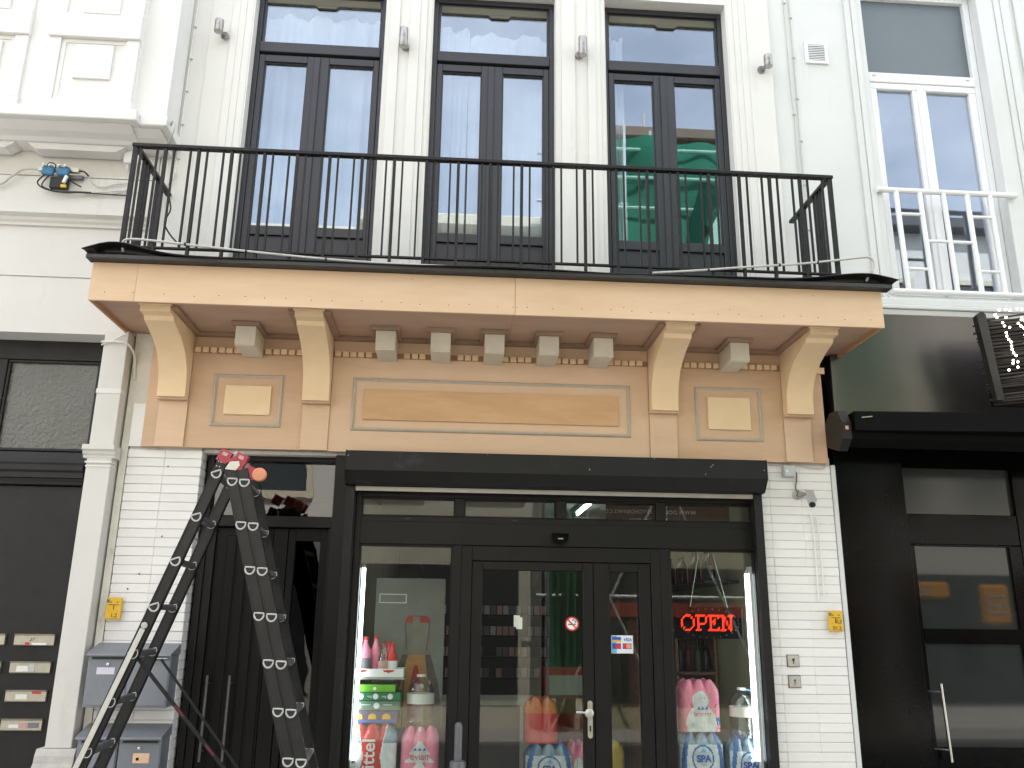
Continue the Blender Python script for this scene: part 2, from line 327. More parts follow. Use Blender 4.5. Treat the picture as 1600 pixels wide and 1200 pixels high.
def place(name, data, parent=None, loc=None, rot=None):
    o = bpy.data.objects.new(name, data); col.objects.link(o)
    l = Vector(loc) if loc else Vector((0, 0, 0))
    o.location = l; WL[o.name] = l
    if rot: o.rotation_euler = rot
    if parent is not None:
        o.parent = parent; o.matrix_parent_inverse = Matrix.Translation(-WL[parent.name])
    return o
def tag(o, label=None, cat=None, group=None, kind=None):
    if label: o['label'] = label
    if cat: o['category'] = cat
    if group: o['group'] = group
    if kind: o['kind'] = kind
    return o
def thing(name, label, cat, loc=(0, 0, 0), group=None):
    return tag(place(name, None, None, loc), label, cat, group)
def struct(name, mb, m): return tag(mb.build(name, m), kind='structure')
def bx(name, m, parent, x0, x1, y0, y1, z0, z1, b=0.): return MB().box(x0, x1, y0, y1, z0, z1, b).build(name, m, parent)
def text(name, s, m, parent, x, y, z, size, mirror=False, rotz=0., align='CENTER', bold=.0, shear=0., ext=.0006, spacing=1.):
    """flat lettering facing -Y, centred at x, baseline z"""
    cu = bpy.data.curves.new(name, 'FONT'); cu.body = s; cu.size = size; cu.align_x = align; cu.extrude = ext; cu.offset = bold; cu.shear = shear; cu.space_character = spacing
    t = bpy.data.objects.new(name, cu); col.objects.link(t)
    me = bpy.data.meshes.new_from_object(t); bpy.data.objects.remove(t); bpy.data.curves.remove(cu)
    me.materials.clear(); me.materials.append(MT[m])
    c, s_ = math.cos(rotz), math.sin(rotz)
    for v in me.vertices:
        a, b, d = v.co
        if mirror: a = -a
        v.co = (x+a*c-b*s_, y-d, z+a*s_+b*c)
    me.update()
    return place(name, me, parent)
def arc(cx, cz, r, a0, a1, n): return [(cx+r*math.cos(R_(a0+(a1-a0)*i/n)), cz+r*math.sin(R_(a0+(a1-a0)*i/n))) for i in range(n+1)]
# ------------------------------------------------------------------ ground
struct('pavement', MB().box(-30, 30, -2.6, 3.9, -.12, 0.), 'concrete')
struct('road', MB().box(-30, 30, -7.0, -2.602, -.3, -.11), 'asphalt')
struct('pavement_opposite', MB().box(-30, 30, -20, -7.002, -.12, 0.), 'concrete')
struct('ground', MB().box(-150, 150, -150, 150, -.5, -.302), 'asphalt')

# ------------------------------------------------------------------ shop house (the middle house): upper wall, piers, french windows, brick piers
H = thing('shop_house', 'white rendered house with three tall dark windows above the wood balcony', 'house', (.2, .2, 0))
WX = [(-1.66, -.645), (-.27, .705), (1.105, 2.10)]
WZ0, WZ1 = 3.80, 6.555
w = MB()
xs = [-2.15]+[v for p in WX for v in p]+[2.45]
for i in range(0, 8, 2): w.box(xs[i], xs[i+1], .012, .34, 3.58, WZ1+.004)
w.box(-2.15, 2.45, .012, .34, WZ1+.004, 10)
for a, b in WX: w.box(a, b, .16, .34, 3.58, WZ0-.002)
w.build('wall', 'render_white', H)
bx('rear_sun_block', 'room_grey', H, -2.21, 2.44, 5.35, 9, 0, 10); bx('roof', 'far_slate', H, -2.21, 2.44, .35, 9, 10.002, 10.2)  # unseen rear mass and roof added to block the sun from behind
# moulded piers beside the windows: stepped flat strips standing proud of the wall
def pier(name, strips):
    m = MB()
    for x0, x1, y in strips: m.box(x0, x1, y, .0118, 3.6, 9.99, .0015)
    m.build(name, 'render_white', H)
pier('window_pier', [(-.636, -.600, .002), (-.600, -.530, -.022), (-.530, -.447, -.006), (-.447, -.372, -.022), (-.372, -.318, -.012), (-.318, -.281, .003)])
pier('window_pier', [(.714, .748, .002), (.748, .855, -.022), (.855, .958, -.006), (.958, 1.018, -.022), (1.018, 1.060, -.012), (1.060, 1.096, .003)])
pier('window_pier', [(-1.985, -1.823, .004), (-1.823, -1.770, -.006), (-1.770, -1.722, -.001), (-1.722, -1.672, .006)])
pier('window_pier', [(2.112, 2.160, .006), (2.160, 2.205, -.002), (2.205, 2.26, -.008), (2.26, 2.448, -.014)])
def french_window(x0, x1):
    z0, z1 = WZ0+.02, WZ1
    f = MB(); f.box(x0, x0+.038, .115, .19, z0, z1-.045, .003); f.box(x1-.038, x1, .115, .19, z0, z1-.045, .003); f.box(x0, x1, .115, .19, z1-.045, z1, .003)
    f.box(x0+.038, x1-.038, .105, .19, 5.955, 6.045, .004)                       # transom bar
    f.box(x0+.038, x1-.038, .13, .19, z0, z0+.03, .002)
    f.frame(x0+.040, x1-.040, 6.047, z1-.047, .016, .135, .175)
    fr = f.build('french_window', 'frame_dark', H)
    bx('pane', 'glass_window', fr, x0+.057, x1-.057, .150, .156, 6.064, z1-.064)
    xm = (x0+x1)/2
    for s, (a, b) in ((0, (x0+.042, xm-.004)), (1, (xm+.004, x1-.042))):
        pa, pb = (a+.045, b-.10) if s == 0 else (a+.10, b-.045)
        pa, pb = (a+.042, b-.088) if s == 0 else (a+.072, b-.042)
        l = MB(); zt, zb = 5.935, z0+.034
        l.box(a, pa, .118, .178, zb, zt, .003); l.box(pb, b, .118, .178, zb, zt, .003)
        l.box(pa, pb, .120, .176, 5.875, zt, .003); l.box(pa, pb, .120, .176, 4.395, 4.465, .003); l.box(pa, pb, .120, .176, zb, zb+.06, .003)
        l.frame(pa, pb, 4.467, 5.873, .008, .135, .165)                            # glazing bead
        if s == 0: l.box(b-.036, b+.012, .104, .1178, zb, zt-.01, .003)            # meeting cover strip
        lf = l.build('leaf', 'frame_dark', fr)
        bx('pane', 'glass_window', fr, pa+.008, pb-.008, .148, .154, 4.475, 5.865)
        bx('panel', 'frame_dark', fr, pa, pb, .138, .158, zb+.06, 4.395, .002)
    return fr
for a, b in WX: french_window(a, b)
# brick piers either side of the shop, painted brick laid in straight columns
BH = .0585
bm_ = MB().box(-.1205, .1205, 0, .143, .0022, BH-.0018, .003).mesh('brick_long', 'brick_paint')
bm_r = MB().box(-.112, .112, 0, .143, .0022, BH-.0018, .003).mesh('brick', 'brick_paint')
bm_s = MB().box(-.030, .030, 0, .143, .0028, BH-.0022, .0035).mesh('brick_closer', 'brick_paint')
def brick_pier(x0, cols, back, n, mesh_list):
    p = bx('brick_pier', 'mortar', H, x0, cols[-1]+.113, .006, back, 0, 2.80)
    for i in range(n):
        z = 2.745-BH*(i+1)
        if z < .1: break
        for c, me in zip(cols, mesh_list):
            o = place('brick', me, p, (c+random.uniform(-.001, .001), .001+random.uniform(-.0018, .0012), z))
            o.rotation_euler = (0, random.uniform(-.004, .004), random.uniform(-.003, .003))
brick_pier(-2.165, (-2.050, -1.808), .15, 46, (bm_, bm_))
for x, z in ((-1.90, 2.63), (-1.885, 2.17), (-2.0, 1.93), (-2.06, 1.835)): MB().lathe([(.006, 0), (.004, .004)], (x, -.0035, z), 8, 'y').build('drill_hole', 'rung_grey', H)
brick_pier(2.125, (2.16, 2.303, 2.526), .15, 46, (bm_s, bm_r, bm_r))
bx('pier_edge', 'render_cool', H, 2.643, 2.675, -.004, .12, 0, 2.75, .003)
# raw plaster strip and white board beside the timber frieze
bx('plaster_strip', 'plaster_old', H, -2.222, -2.085, .004, .2, 2.80, 3.555)
bx('plaster_strip', 'plaster_old', H, -2.222, -2.176, .001, .2, 0, 2.799)
bx('white_board', 'white_paint', H, -2.172, -2.084, -.012, .002, 2.76, 3.055, .002)
bx('lintel', 'render_cool', H, -1.70, 2.13, .05, .34, 2.74, 3.5)
bx('side_strip', 'render_white', H, -2.222, -2.152, .014, .34, 3.58, 10)
# wall lamps
def spot(x, z, l, side, label):
    t = thing('wall_lamp', label, 'lamp', (x, -.03, z), 'steel spot lamps on the piers')
    MB().lathe([(.030, 0), (.033, .004), (.033, l*.45), (.0315, l*.46), (.033, l*.48), (.033, l-.004), (.030, l)], (x, -.098, z-l/2), 18).build('body', 'lamp_steel', t, True)
    MB().lathe([(.025, 0), (.025, .006)], (x, -.098, z-l/2-.004), 16).build('lens', 'ladder_grey', t, True)
    MB().lathe([(.032, 0), (.032, .014), (.028, .018)], (x+side*.030, -.030, z-.028), 16, 'y').build('wall_plate', 'lamp_steel', t, True)
    MB().tube([(x+side*.030, -.012, z-.028), (x+side*.012, -.08, z-.025)], .011, 8).build('arm', 'lamp_steel', t, True)
spot(-1.885, 6.005, .105, .9, 'short steel spot lamp on the wall beside the fully curtained window')
spot(-.487, 5.995, .165, .3, 'long steel spot lamp between the two curtained windows')
spot(.905, 6.005, .165, -.5, 'long steel spot lamp between a curtained window and the half curtained one')
spot(2.385, 5.965, .105, -1., 'short steel spot lamp on the wall between balcony windows and vent grille')
# rooms behind the windows
r = MB(); r.box(-2.1, 2.42, 3.3, 3.4, 3.6, 6.9); r.box(-2.2, -2.1, .36, 3.3, 3.6, 6.9); r.box(2.42, 2.44, .36, 3.3, 3.6, 6.9); r.box(-2.1, 2.42, .36, 3.4, 3.6, 3.82); r.box(-2.1, 2.42, .36, 3.4, 6.72, 6.9)
struct('room_wall', r, 'room_grey')
def curtain(x0, x1, zt, y, label, amp=.014, wl=.2, head=.09, ph=0.):
    n = max(20, int((x1-x0)/.012)); m = MB(); rows = [zt, zt-head*.45, zt-head, zt-.3, 5.3, 4.6, 3.86]
    vs = []
    for j, z in enumerate(rows):
        k = (.5, .7, .8, 1, 1.1, 1.25, 1.3)[j]
        for i in range(n+1):
            x = x0+(x1-x0)*i/n; u = x/wl*2*math.pi+ph
            sw = math.sin(u)+.45*math.sin(u*2.3+1)+.3*math.sin(u*.37+2*ph)
            vs.append((x+.006*math.sin(3*u+j), y+amp*k*sw, z+(.028*math.sin(u*.8+ph)+.012*math.sin(u*1.9) if j < 3 else 0)))
    fs = [(j*(n+1)+i, j*(n+1)+i+1, (j+1)*(n+1)+i+1, (j+1)*(n+1)+i) for j in range(len(rows)-1) for i in range(n)]
    m.add(vs, fs)
    t = thing('curtain', label, 'curtain', ((x0+x1)/2, y, 3.86), 'sheer curtains behind the balcony windows')
    o = m.build('drape', 'sheer', t, True)
    hd = MB(); vv = []
    for z in (zt, zt-head*.5, zt-head):
        for i in range(n+1):
            q = vs[(0 if z == zt else 1 if z > zt-head else 2)*(n+1)+i]; vv.append((q[0], q[1]-.012, q[2]))
    hd.add(vv, [(j*(n+1)+i, j*(n+1)+i+1, (j+1)*(n+1)+i+1, (j+1)*(n+1)+i) for j in range(2) for i in range(n)])
    hd.build('heading_tape', 'sheer', t, True)
curtain(-1.80, -.55, 6.40, .27, 'white sheer curtain filling the window beside the oriel house')
curtain(-.40, .02, 6.36, .26, 'gathered white sheer curtain half of the middle window, beside the wall lamp', .014, .12, .09, 1.)
curtain(.03, .82, 6.34, .285, 'flat hanging white sheer curtain covering most of the middle window', .012, .24, .09, 2.)
curtain(1.02, 1.30, 6.36, .27, 'narrow white sheer curtain at the edge of the window reflecting green netting', .016, .10, .09, 3.)
for i, (a, b) in enumerate(WX):  # olive strips put a pane reflection into solid shape
    lab = ('olive grey painted reflection strip topping the window next to the oriel house', 'olive grey painted reflection strip topping the middle balcony window', 'olive grey painted reflection strip topping the window that reflects green netting')[i]
    t = thing('reflection_strip', lab, 'painted reflection', ((a+b)/2, .3, 6.5), 'painted reflection strips topping the balcony windows')
    bx('housing', 'olive_grey', t, a+.058, b-.058, .128, .1475, 6.425, 6.488, .002)  # reflection band built as a solid strip
    MB().prism([(a+.44, 6.4245), (a+.465, 6.402), (a+.60, 6.402), (a+.625, 6.4245)], 'y', .130, .1465).build('bracket', 'olive_grey', t)  # notch of the same reflection

# ------------------------------------------------------------------ oriel house (plain white house with the black door)
O = thing('oriel_house', 'white stucco house with panelled oriel base, pilaster and dark door', 'house', (-3.5, .1, 0))
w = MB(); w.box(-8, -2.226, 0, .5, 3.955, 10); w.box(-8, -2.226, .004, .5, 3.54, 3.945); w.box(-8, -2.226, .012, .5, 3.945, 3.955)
w.build('wall', 'stucco_cream_shade', O)
bx('rear_sun_block', 'room_grey', O, -8, -2.24, .6, 9, 0, 10); bx('roof', 'far_slate', O, -8, -2.24, .3, 9, 10.002, 10.2)  # unseen rear mass and roof, added as sun blockers
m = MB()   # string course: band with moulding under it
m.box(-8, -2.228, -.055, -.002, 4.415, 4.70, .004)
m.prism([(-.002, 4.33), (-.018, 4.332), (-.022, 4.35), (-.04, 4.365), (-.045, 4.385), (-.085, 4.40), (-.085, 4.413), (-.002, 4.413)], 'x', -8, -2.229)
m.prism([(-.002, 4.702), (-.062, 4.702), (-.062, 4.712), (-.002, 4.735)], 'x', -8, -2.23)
m.build('string_course', 'stucco_cream_shade', O)
# oriel: stepped plan, panels, cornice
m = MB(); m.box(-8, -2.352, -.30, -.002, 5.05, 10); m.box(-2.352, -2.125, -.25, -.002, 5.05, 10)
orl = m.build('oriel', 'stucco_white', O)
m = MB()
m.box(-8, -2.275, -.39, -.004, 4.985, 5.068, .006); m.box(-2.275, -2.085, -.335, -.004, 4.985, 5.066, .006)
m.prism([(-.004, 4.925), (-.15, 4.925), (-.18, 4.943), (-.25, 4.953), (-.335, 4.983), (-.004, 4.983)], 'x', -8, -2.33)
m.prism([(-.004, 4.925), (-.11, 4.925), (-.14, 4.943), (-.21, 4.953), (-.29, 4.983), (-.004, 4.983)], 'x', -2.33, -2.14)
m.build('oriel_cornice', 'stucco_white', orl)
for a, b in ((-4.3, -3.20), (-3.11, -2.43)):
    MB().prism([(a, 4.923), (b, 4.923), (b-.02, 4.900), (b-.04, 4.893), (b-.06, 4.876), (a+.06, 4.876), (a+.04, 4.893), (a+.02, 4.900)], 'y', -.13, -.02).build('corbel_moulding', 'stucco_white', orl)
def oriel_panel(x0, x1):
    Y0 = -.2995; m = MB()
    m.box(x0-.07, x1+.012, -.345, Y0, 5.068, 5.13, .006); m.box(x0-.045, x1+.008, -.328, Y0, 5.13, 5.168, .006)       # plinth
    m.box(x0, x0+.084, -.325, Y0, 5.168, 5.668, .003); m.box(x1-.09, x1, -.325, Y0, 5.168, 5.668, .003)
    m.frame(x0+.085, x1-.091, 5.17, 5.667, .03, -.309, Y0, .002)
    m.box(x0-.006, x1+.004, -.345, Y0, 5.669, 5.86, .004)                         # cap
    m.box(x0, x0+.084, -.325, Y0, 5.861, 6.7, .003); m.box(x1-.09, x1, -.325, Y0, 5.861, 6.7, .003)
    m.build('oriel_panel', 'stucco_white', orl)
    bx('raised_field', 'stucco_white', orl, x0+.195, x1-.175, -.318, -.2997, 5.345, 5.625, .003)
    bx('raised_field', 'stucco_white', orl, x0+.195, x1-.175, -.318, -.2997, 5.89, 6.7, .003)
oriel_panel(-2.985, -2.356); oriel_panel(-3.785, -3.13)
# pilaster
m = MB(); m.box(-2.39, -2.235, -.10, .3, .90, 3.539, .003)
pl = m.build('pilaster', 'stucco_cream_shade', O)
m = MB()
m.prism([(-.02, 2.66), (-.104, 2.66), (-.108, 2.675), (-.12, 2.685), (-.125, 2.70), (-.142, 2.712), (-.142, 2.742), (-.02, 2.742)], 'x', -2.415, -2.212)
m.build('capital', 'stucco_cream_shade', pl)
bx('ring_moulding', 'stucco_white', pl, -2.394, -2.231, -.106, -.02, 3.095, 3.128, .003); bx('ring_moulding', 'stucco_white', pl, -2.394, -2.231, -.106, -.02, 2.60, 2.612, .002); bx('ring_moulding', 'stucco_white', pl, -2.398, -2.227, -.112, -.02, 2.625, 2.638, .002)
m = MB(); m.prism([(.2, 0), (-.15, 0), (-.15, .80), (-.135, .82), (-.13, .86), (-.112, .898), (.2, .898)], 'x', -2.43, -2.20)
m.build('base', 'concrete', pl)
bx('reveal_wall', 'stucco_white', O, -2.228, -2.2235, .03, .5, 0, 3.53)
# doorway
m = MB(); m.box(-8, -2.50, .19, .27, 3.40, 3.56, .004); m.box(-2.512, -2.40, .20, .27, 0, 3.40, .004)
m.box(-3.26, -3.145, .19, .27, 2.75, 3.40, .004); m.box(-8, -3.30, .21, .27, 0, 3.4)
m.prism([(.27, 2.54), (.185, 2.54), (.18, 2.56), (.165, 2.565), (.165, 2.60), (.15, 2.615), (.15, 2.65), (.175, 2.67), (.18, 2.70), (.20, 2.745), (.27, 2.748)], 'x', -8, -2.513)
m.prism([(.19, 2.515), (.176, 2.52), (.172, 2.538), (.19, 2.538)], 'x', -8, -2.514)
m.build('door_frame', 'old_black', O)
tw = MB().frame(-3.144, -2.513, 2.752, 3.398, .018, .20, .25, .003).build('transom_window', 'old_black', O)
bx('pane', 'hammered', tw, -3.126, -2.531, .222, .23, 2.77, 3.38)
dr = bx('door', 'old_black', O, -3.29, -2.514, .21, .26, 0, 2.512, .003)
for i, z in enumerate((1.513, 1.343, 1.170, .998)):
    for x in (-2.675, -2.985):
        MB().prism([(.208, z-.036), (.196, z-.036), (.190, z-.03), (.190, z+.025), (.178, z+.036), (.208, z+.036)], 'x', x-.125, x+.125).build('letter_slot', 'slot_alu', dr)
for nm, x, z, ww, hh, mm_ in (('sticker', -2.64, 1.487, .09, .012, 'ink_white'), ('sticker', -2.715, 1.488, .025, .018, 'ink_red'), ('sticker', -2.72, 1.335, .075, .035, 'paper'), ('sticker', -2.665, 1.34, .04, .04, 'box_grey'), ('sticker', -2.61, 1.19, .055, .014, 'ink_red'), ('sticker', -2.70, 1.165, .07, .03, 'paper'), ('sticker', -2.60, .995, .065, .03, 'ink_dull'), ('sticker', -2.665, .993, .05, .03, 'pink_dull'), ('sticker', -2.72, .99, .06, .02, 'paper')):
    bx(nm, mm_, dr, x-ww/2, x+ww/2, .1868, .1895, z-hh/2, z+hh/2)
text('number_mark', '27', 'ink_black', dr, -2.69, .1888, 1.505, .03, shear=.3)

# ------------------------------------------------------------------ bar house (white house with the black shopfront and rod sign)
B = thing('bar_house', 'white rendered house with a white casement window over a black bar front', 'house', (4, .2, 0))
w = MB(); AX0, AX1 = 3.262, 4.275
w.box(2.452, 3.19, .03, .4, 3.86, 10); w.box(4.50, 8, .03, .4, 3.86, 10); w.box(3.19, 4.50, .03, .4, 6.88, 10); w.box(3.19, 4.50, .03, .4, 3.86, 4.0)
w.build('wall', 'render_cool', B)
m = MB()
m.box(3.115, 3.165, .008, .029, 4.02, 6.95, .004); m.box(3.167, 3.21, -.002, .029, 4.02, 6.95, .004); m.box(3.212, 3.262, .012, .2, 4.02, 6.95, .004)
m.box(4.276, 4.42, .018, .2, 4.02, 6.95, .004) ; m.box(4.422, 4.47, .004, .2, 4.02, 6.95, .004); m.box(4.472, 4.54, -.006, .2, 4.02, 6.95, .004); m.box(4.60, 4.66, .012, .029, 4.02, 6.95, .004)
m.build('window_surround', 'render_cool', B)
m = MB()
m.box(2.70, 8, -.06, .028, 3.955, 4.01, .006); m.box(2.68, 8, -.075, .028, 3.92, 3.953, .006); m.prism([(.028, 3.86), (-.03, 3.86), (-.055, 3.88), (-.06, 3.918), (.028, 3.918)], 'x', 2.68, 8)
m.box(3.20, 4.46, -.02, .2, 4.012, 4.045, .006)
m.build('sill', 'render_cool', B)
bx('rear_sun_block', 'room_grey', B, 2.46, 14, 2.4, 9, 0, 10); bx('roof', 'far_slate', B, 2.46, 14, .3, 9, 10.002, 10.2); bx('side_wall', 'render_cool', B, 8.001, 14, .03, 2.4, 0, 10)  # unseen rear, roof and side masses added to keep the sun out
f = MB(); f.frame(AX0+.002, AX1-.002, 4.05, 6.86, .05, .12, .2, .004); f.box(AX0+.052, AX1-.052, .11, .2, 5.985, 6.075, .006)
wn_ = f.build('casement_window', 'pvc_white', B)
bx('pane', 'frosted_blind', wn_, AX0+.052, AX1-.052, .16, .168, 6.076, 6.81)
xm = 3.735
for a, b in ((AX0+.054, xm), (xm+.002, AX1-.054)):
    MB().frame(a, b, 4.102, 5.982, .058, .118, .185, .006).build('leaf', 'pvc_white', wn_)
    bx('pane', 'glass_window', wn_, a+.058, b-.058, .150, .156, 4.16, 5.924)
bx('cover_strip', 'pvc_white', wn_, xm-.022, xm+.024, .104, .1178, 4.11, 5.97, .004)
for x in (3.36, 4.16): bx('vent_clip', 'box_grey', wn_, x-.014, x+.014, .104, .111, 6.035, 6.045)
g = thing('window_guard', 'white tubular guard rail across the casement window', 'railing', (3.75, .02, 4.05))
def gb(name, p, q, r_): MB().tube([p, q], r_, 12).build(name, 'white_paint', g, True)
gb('rail', (3.205, -.01, 4.925), (4.33, -.01, 4.925), .021); gb('rail', (3.225, -.03, 4.075), (4.44, -.03, 4.075), .022)
for x in (3.355, 3.545, 3.735, 3.925, 4.11): gb('upright', (x, -.012, 4.91), (x, -.028, 4.08), .0195)
for a, b, z in ((3.355, 3.545, 4.72), (3.545, 3.735, 4.50), (3.355, 3.545, 4.265), (3.735, 3.925, 4.50), (3.925, 4.11, 4.72), (3.925, 4.11, 4.265)): gb('crossbar', (a, -.02, z), (b, -.02, z), .0125)
r = MB(); r.box(3.0, 4.6, 2.2, 2.3, 3.9, 7); r.box(3.0, 3.1, .42, 2.2, 3.9, 7); r.box(4.6, 4.7, .42, 2.2, 3.9, 7); r.box(3.0, 4.6, .42, 2.3, 3.7, 3.9); r.box(3., 4.6, .42, 2.3, 6.95, 7.1)
struct('upper_room', r, 'room_grey')
# black bar front
m = MB()
nx, nz_ = 22, 10; vs = []; x0, x1, z0, z1 = 2.69, 8., 3.02, 3.858
for j in range(nz_+1):
    for i in range(nx+1):
        x = x0+(x1-x0)*(i/nx)**1.6; z = z0+(z1-z0)*j/nz_
        vs.append((x, -.10+.05*math.exp(-((x-2.72)/.22)**2)+.006*math.sin(4*x+3*z)+.004*math.sin(7*z+2*x), z))
m.add(vs, [(j*(nx+1)+i, j*(nx+1)+i+1, (j+1)*(nx+1)+i+1, (j+1)*(nx+1)+i) for j in range(nz_) for i in range(nx)])
m.box(2.69, 8, -.02, .05, 3.02, 3.857)
m.build('fascia_panel', 'panel_metal', B, True)
bf = MB(); bf.box(2.678, 3.19, .05, .13, 0, 3.018, .003); bf.box(3.192, 8, .30, .36, 2.80, 3.018); bf.box(3.19, 3.192, .13, .36, 0, 3.018)
bf.box(3.192, 3.265, .29, .36, 0, 2.80, .003); bf.box(4.155, 8, .28, .36, 0, 2.80, .003); bf.box(3.265, 4.155, .29, .36, 2.24, 2.46, .003)
bf.box(2.676, 2.70, .02, .049, 0, 3.0, .002)
fr_ = bf.build('bar_front', 'gloss_black', B)
bx('pane', 'frosted', fr_, 3.265, 4.155, .32, .328, 2.46, 2.80)
d = MB(); d.box(3.267, 3.348, .285, .34, .02, 2.235, .003); d.box(4.065, 4.153, .285, .34, .02, 2.235, .003)
d.box(3.348, 4.065, .285, .34, 1.548, 1.648, .003); d.box(3.348, 4.065, .285, .34, .72, .868, .003); d.box(3.348, 4.065, .285, .34, 2.228, 2.237); d.box(3.348, 4.065, .285, .34, .02, .12)
dd = d.build('bar_door', 'gloss_black', B)
for a, b in ((1.648, 2.228), (.868, 1.548), (.12, .72)): bx('pane', 'door_glass', dd, 3.348, 4.065, .31, .318, a, b)
MB().tube([(3.388, .22, 1.285), (3.402, .22, .785)], .011, 12).build('handle', 'steel', dd, True)
for z in (1.23, .86): MB().tube([(3.325, .284, z), (3.392, .225, z)], .007, 8).build('handle_arm', 'steel', dd, True)
bx('lock_plate', 'slot_alu', dd, 3.288, 3.312, .280, .2848, .965, 1.03, .002)
bx('letter_flap', 'frame_dark', fr_, 3.225, 3.262, .281, .2895, .91, 1.235, .003)
# awning
A = thing('awning', 'folded black awning cassette under the dark metal fascia', 'awning', (4, -.25, 2.9))
cs = MB(); cs.prism([(-.09, 3.012), (-.09, 2.87), (-.24, 2.83), (-.31, 2.88), (-.32, 2.97), (-.27, 3.045), (-.17, 3.06)], 'x', 2.66, 8.0)
cs.build('cassette', 'void_black', A, False)
MB().prism([(-.075, 3.015), (-.075, 2.86), (-.25, 2.80), (-.335, 2.87), (-.345, 2.98), (-.28, 3.075), (-.16, 3.085)], 'x', 2.595, 2.658).build('end_cap', 'old_black', A)
bx('label_sticker', 'pink_dull', A, 2.612, 2.634, -.349, -.346, 2.93, 2.955)
MB().bar((2.672, -.30, 2.985), (8.0, -.68, 2.985), .16, .13, (0, 0, 1)).build('front_bar', 'void_black', A)
MB().bar((2.70, -.25, 3.043), (8.0, -.63, 3.053), .26, .006, (0, 0, 1)).build('fabric', 'void_black', A)
MB().bar((2.71, -.392, 3.005), (2.78, -.400, 3.012), .006, .004, (0, 1, 0)).build('arm', 'alu', A)
# rod sign with bulbs
S = thing('rod_sign', 'bulb sign of dark rods with a lit square bracket shape over the bar', 'sign', (3.8, -.45, 3.4))
MB().prism([(3.560, 3.73), (3.585, 3.755), (3.612, 3.755), (3.625, 3.74), (3.672, 3.13), (3.62, 3.13)], 'y', -.475, -.425).build('post', 'iron', S)
bx('backing', 'void_black', S, 3.66, 4.6, -.36, -.34, 3.12, 3.74)  # dark plate added to darken the gaps between rods
rg = random.Random(3)
for i in range(44):
    z = 3.13+.0138*i; xx = 3.60+.0012*(44-i)
    MB().tube([(xx-rg.uniform(.0, .035), -.40+rg.uniform(-.02, .02), z-.012), (4.5, -.40-rg.uniform(.35, .55), z+rg.uniform(.0, .035))], rg.uniform(.006, .009), 6).build('rod', 'rod_brown', S)
bl = MB()
def bulb(px, pz): bl.lathe([(.002, -.0075), (.006, -.005), (.0075, 0), (.006, .005), (.002, .0075)], (px, -.50-.35*(px-3.6)-.06, pz), 8)
# bulb positions measured across the sign's face
for u, v in ((.00, .0), (.045, 0), (.075, -.01), (.13, .0), (.16, -.008), (.22, 0), (.25, 0), (-.035, -.04), (-.025, -.065), (.04, -.07), (.01, -.115), (.02, -.145), (.055, -.16), (.025, -.205), (.025, -.235), (.035, -.265), (.05, -.29), (.048, -.325), (.048, -.355), (.055, -.385), (.07, -.41), (.045, -.45), (.04, -.475), (.075, -.465), (.005, -.53), (.07, -.51), (.13, -.50), (.135, -.52), (.18, -.515), (.215, -.515), (.245, -.515), (.15, -.085), (.165, -.11), (.145, -.10), (.12, -.13), (.135, -.155), (.155, -.175), (.155, -.235), (.155, -.265), (.15, -.305), (.155, -.33), (.17, -.355), (.23, -.365), (.21, -.41), (.27, -.39), (.24, -.085), (.235, -.11)):
    bulb(3.655+u*.8, 3.735+v*.8)
tag(bl.build('bulbs', 'bulb_lit', S, True), kind='stuff')
# vertical service strip, vent grille and stains on the wall
V = thing('vent_grille', 'square white louvred vent grille on the wall above balcony end', 'vent', (2.845, .02, 6.05))
MB().frame(2.748, 2.938, 6.055, 6.258, .026, .012, .0295, .003).build('frame', 'white_paint', V)
bx('backing', 'rod_brown', V, 2.774, 2.912, .022, .029, 6.081, 6.232)
for i in range(9):
    z = 6.085+.0165*i
    MB().prism([(.0218, z+.003), (.012, z-.002), (.012, z+.006), (.0218, z+.0125)], 'x', 2.774, 2.912).build('louvre', 'white_paint', V)
# ------------------------------------------------------------------ balcony with new plywood cladding
K = thing('balcony', 'balcony clad in bare plywood with curved brackets and dentils', 'balcony', (.25, -.04, 2.75))
FX0, FX1, FY = -2.265, 2.762, -.72
bx('slab', 'felt', K, FX0+.03, FX1-.03, FY+.022, .01, 3.60, 3.80)
for a, b in ((FX0, -1.9915), (-1.9905, .3535), (.3560, FX1)): bx('fascia_board', 'ply_fascia', K, a, b, FY, FY+.018, 3.525, 3.775, .0015)
bx('end_board', 'ply_edge_face', K, FX0+.0005, FX0+.019, FY+.0185, -.003, 3.526, 3.774, .0015)
bx('end_board', 'ply_edge_face', K, FX1-.019, FX1-.0005, FY+.0185, -.003, 3.526, 3.774, .0015)
bx('soffit_board', 'ply_soffit', K, FX0+.0195, .353, FY+.0185, .002, 3.556, 3.572)
bx('soffit_board', 'ply_soffit', K, .3545, FX1-.0195, FY+.0185, .002, 3.556, 3.572)
sc_ = MB(); rs = random.Random(5)
x = -2.17
while x < 2.72:
    z = 3.578+rs.uniform(-.006, .006)
    sc_.lathe([(.0035, 0), (.0035, .002)], (x, FY-.0015, z), 7, 'y'); x += rs.uniform(.11, .19)
for x, z in ((.34, 3.576), (.368, 3.576), (-.3, 3.74), (1.05, 3.60), (1.74, 3.61), (2.3, 3.73)): sc_.lathe([(.003, 0), (.003, .002)], (x, FY-.0015, z), 7, 'y')
tag(sc_.build('screws', 'screw', K), kind='stuff')
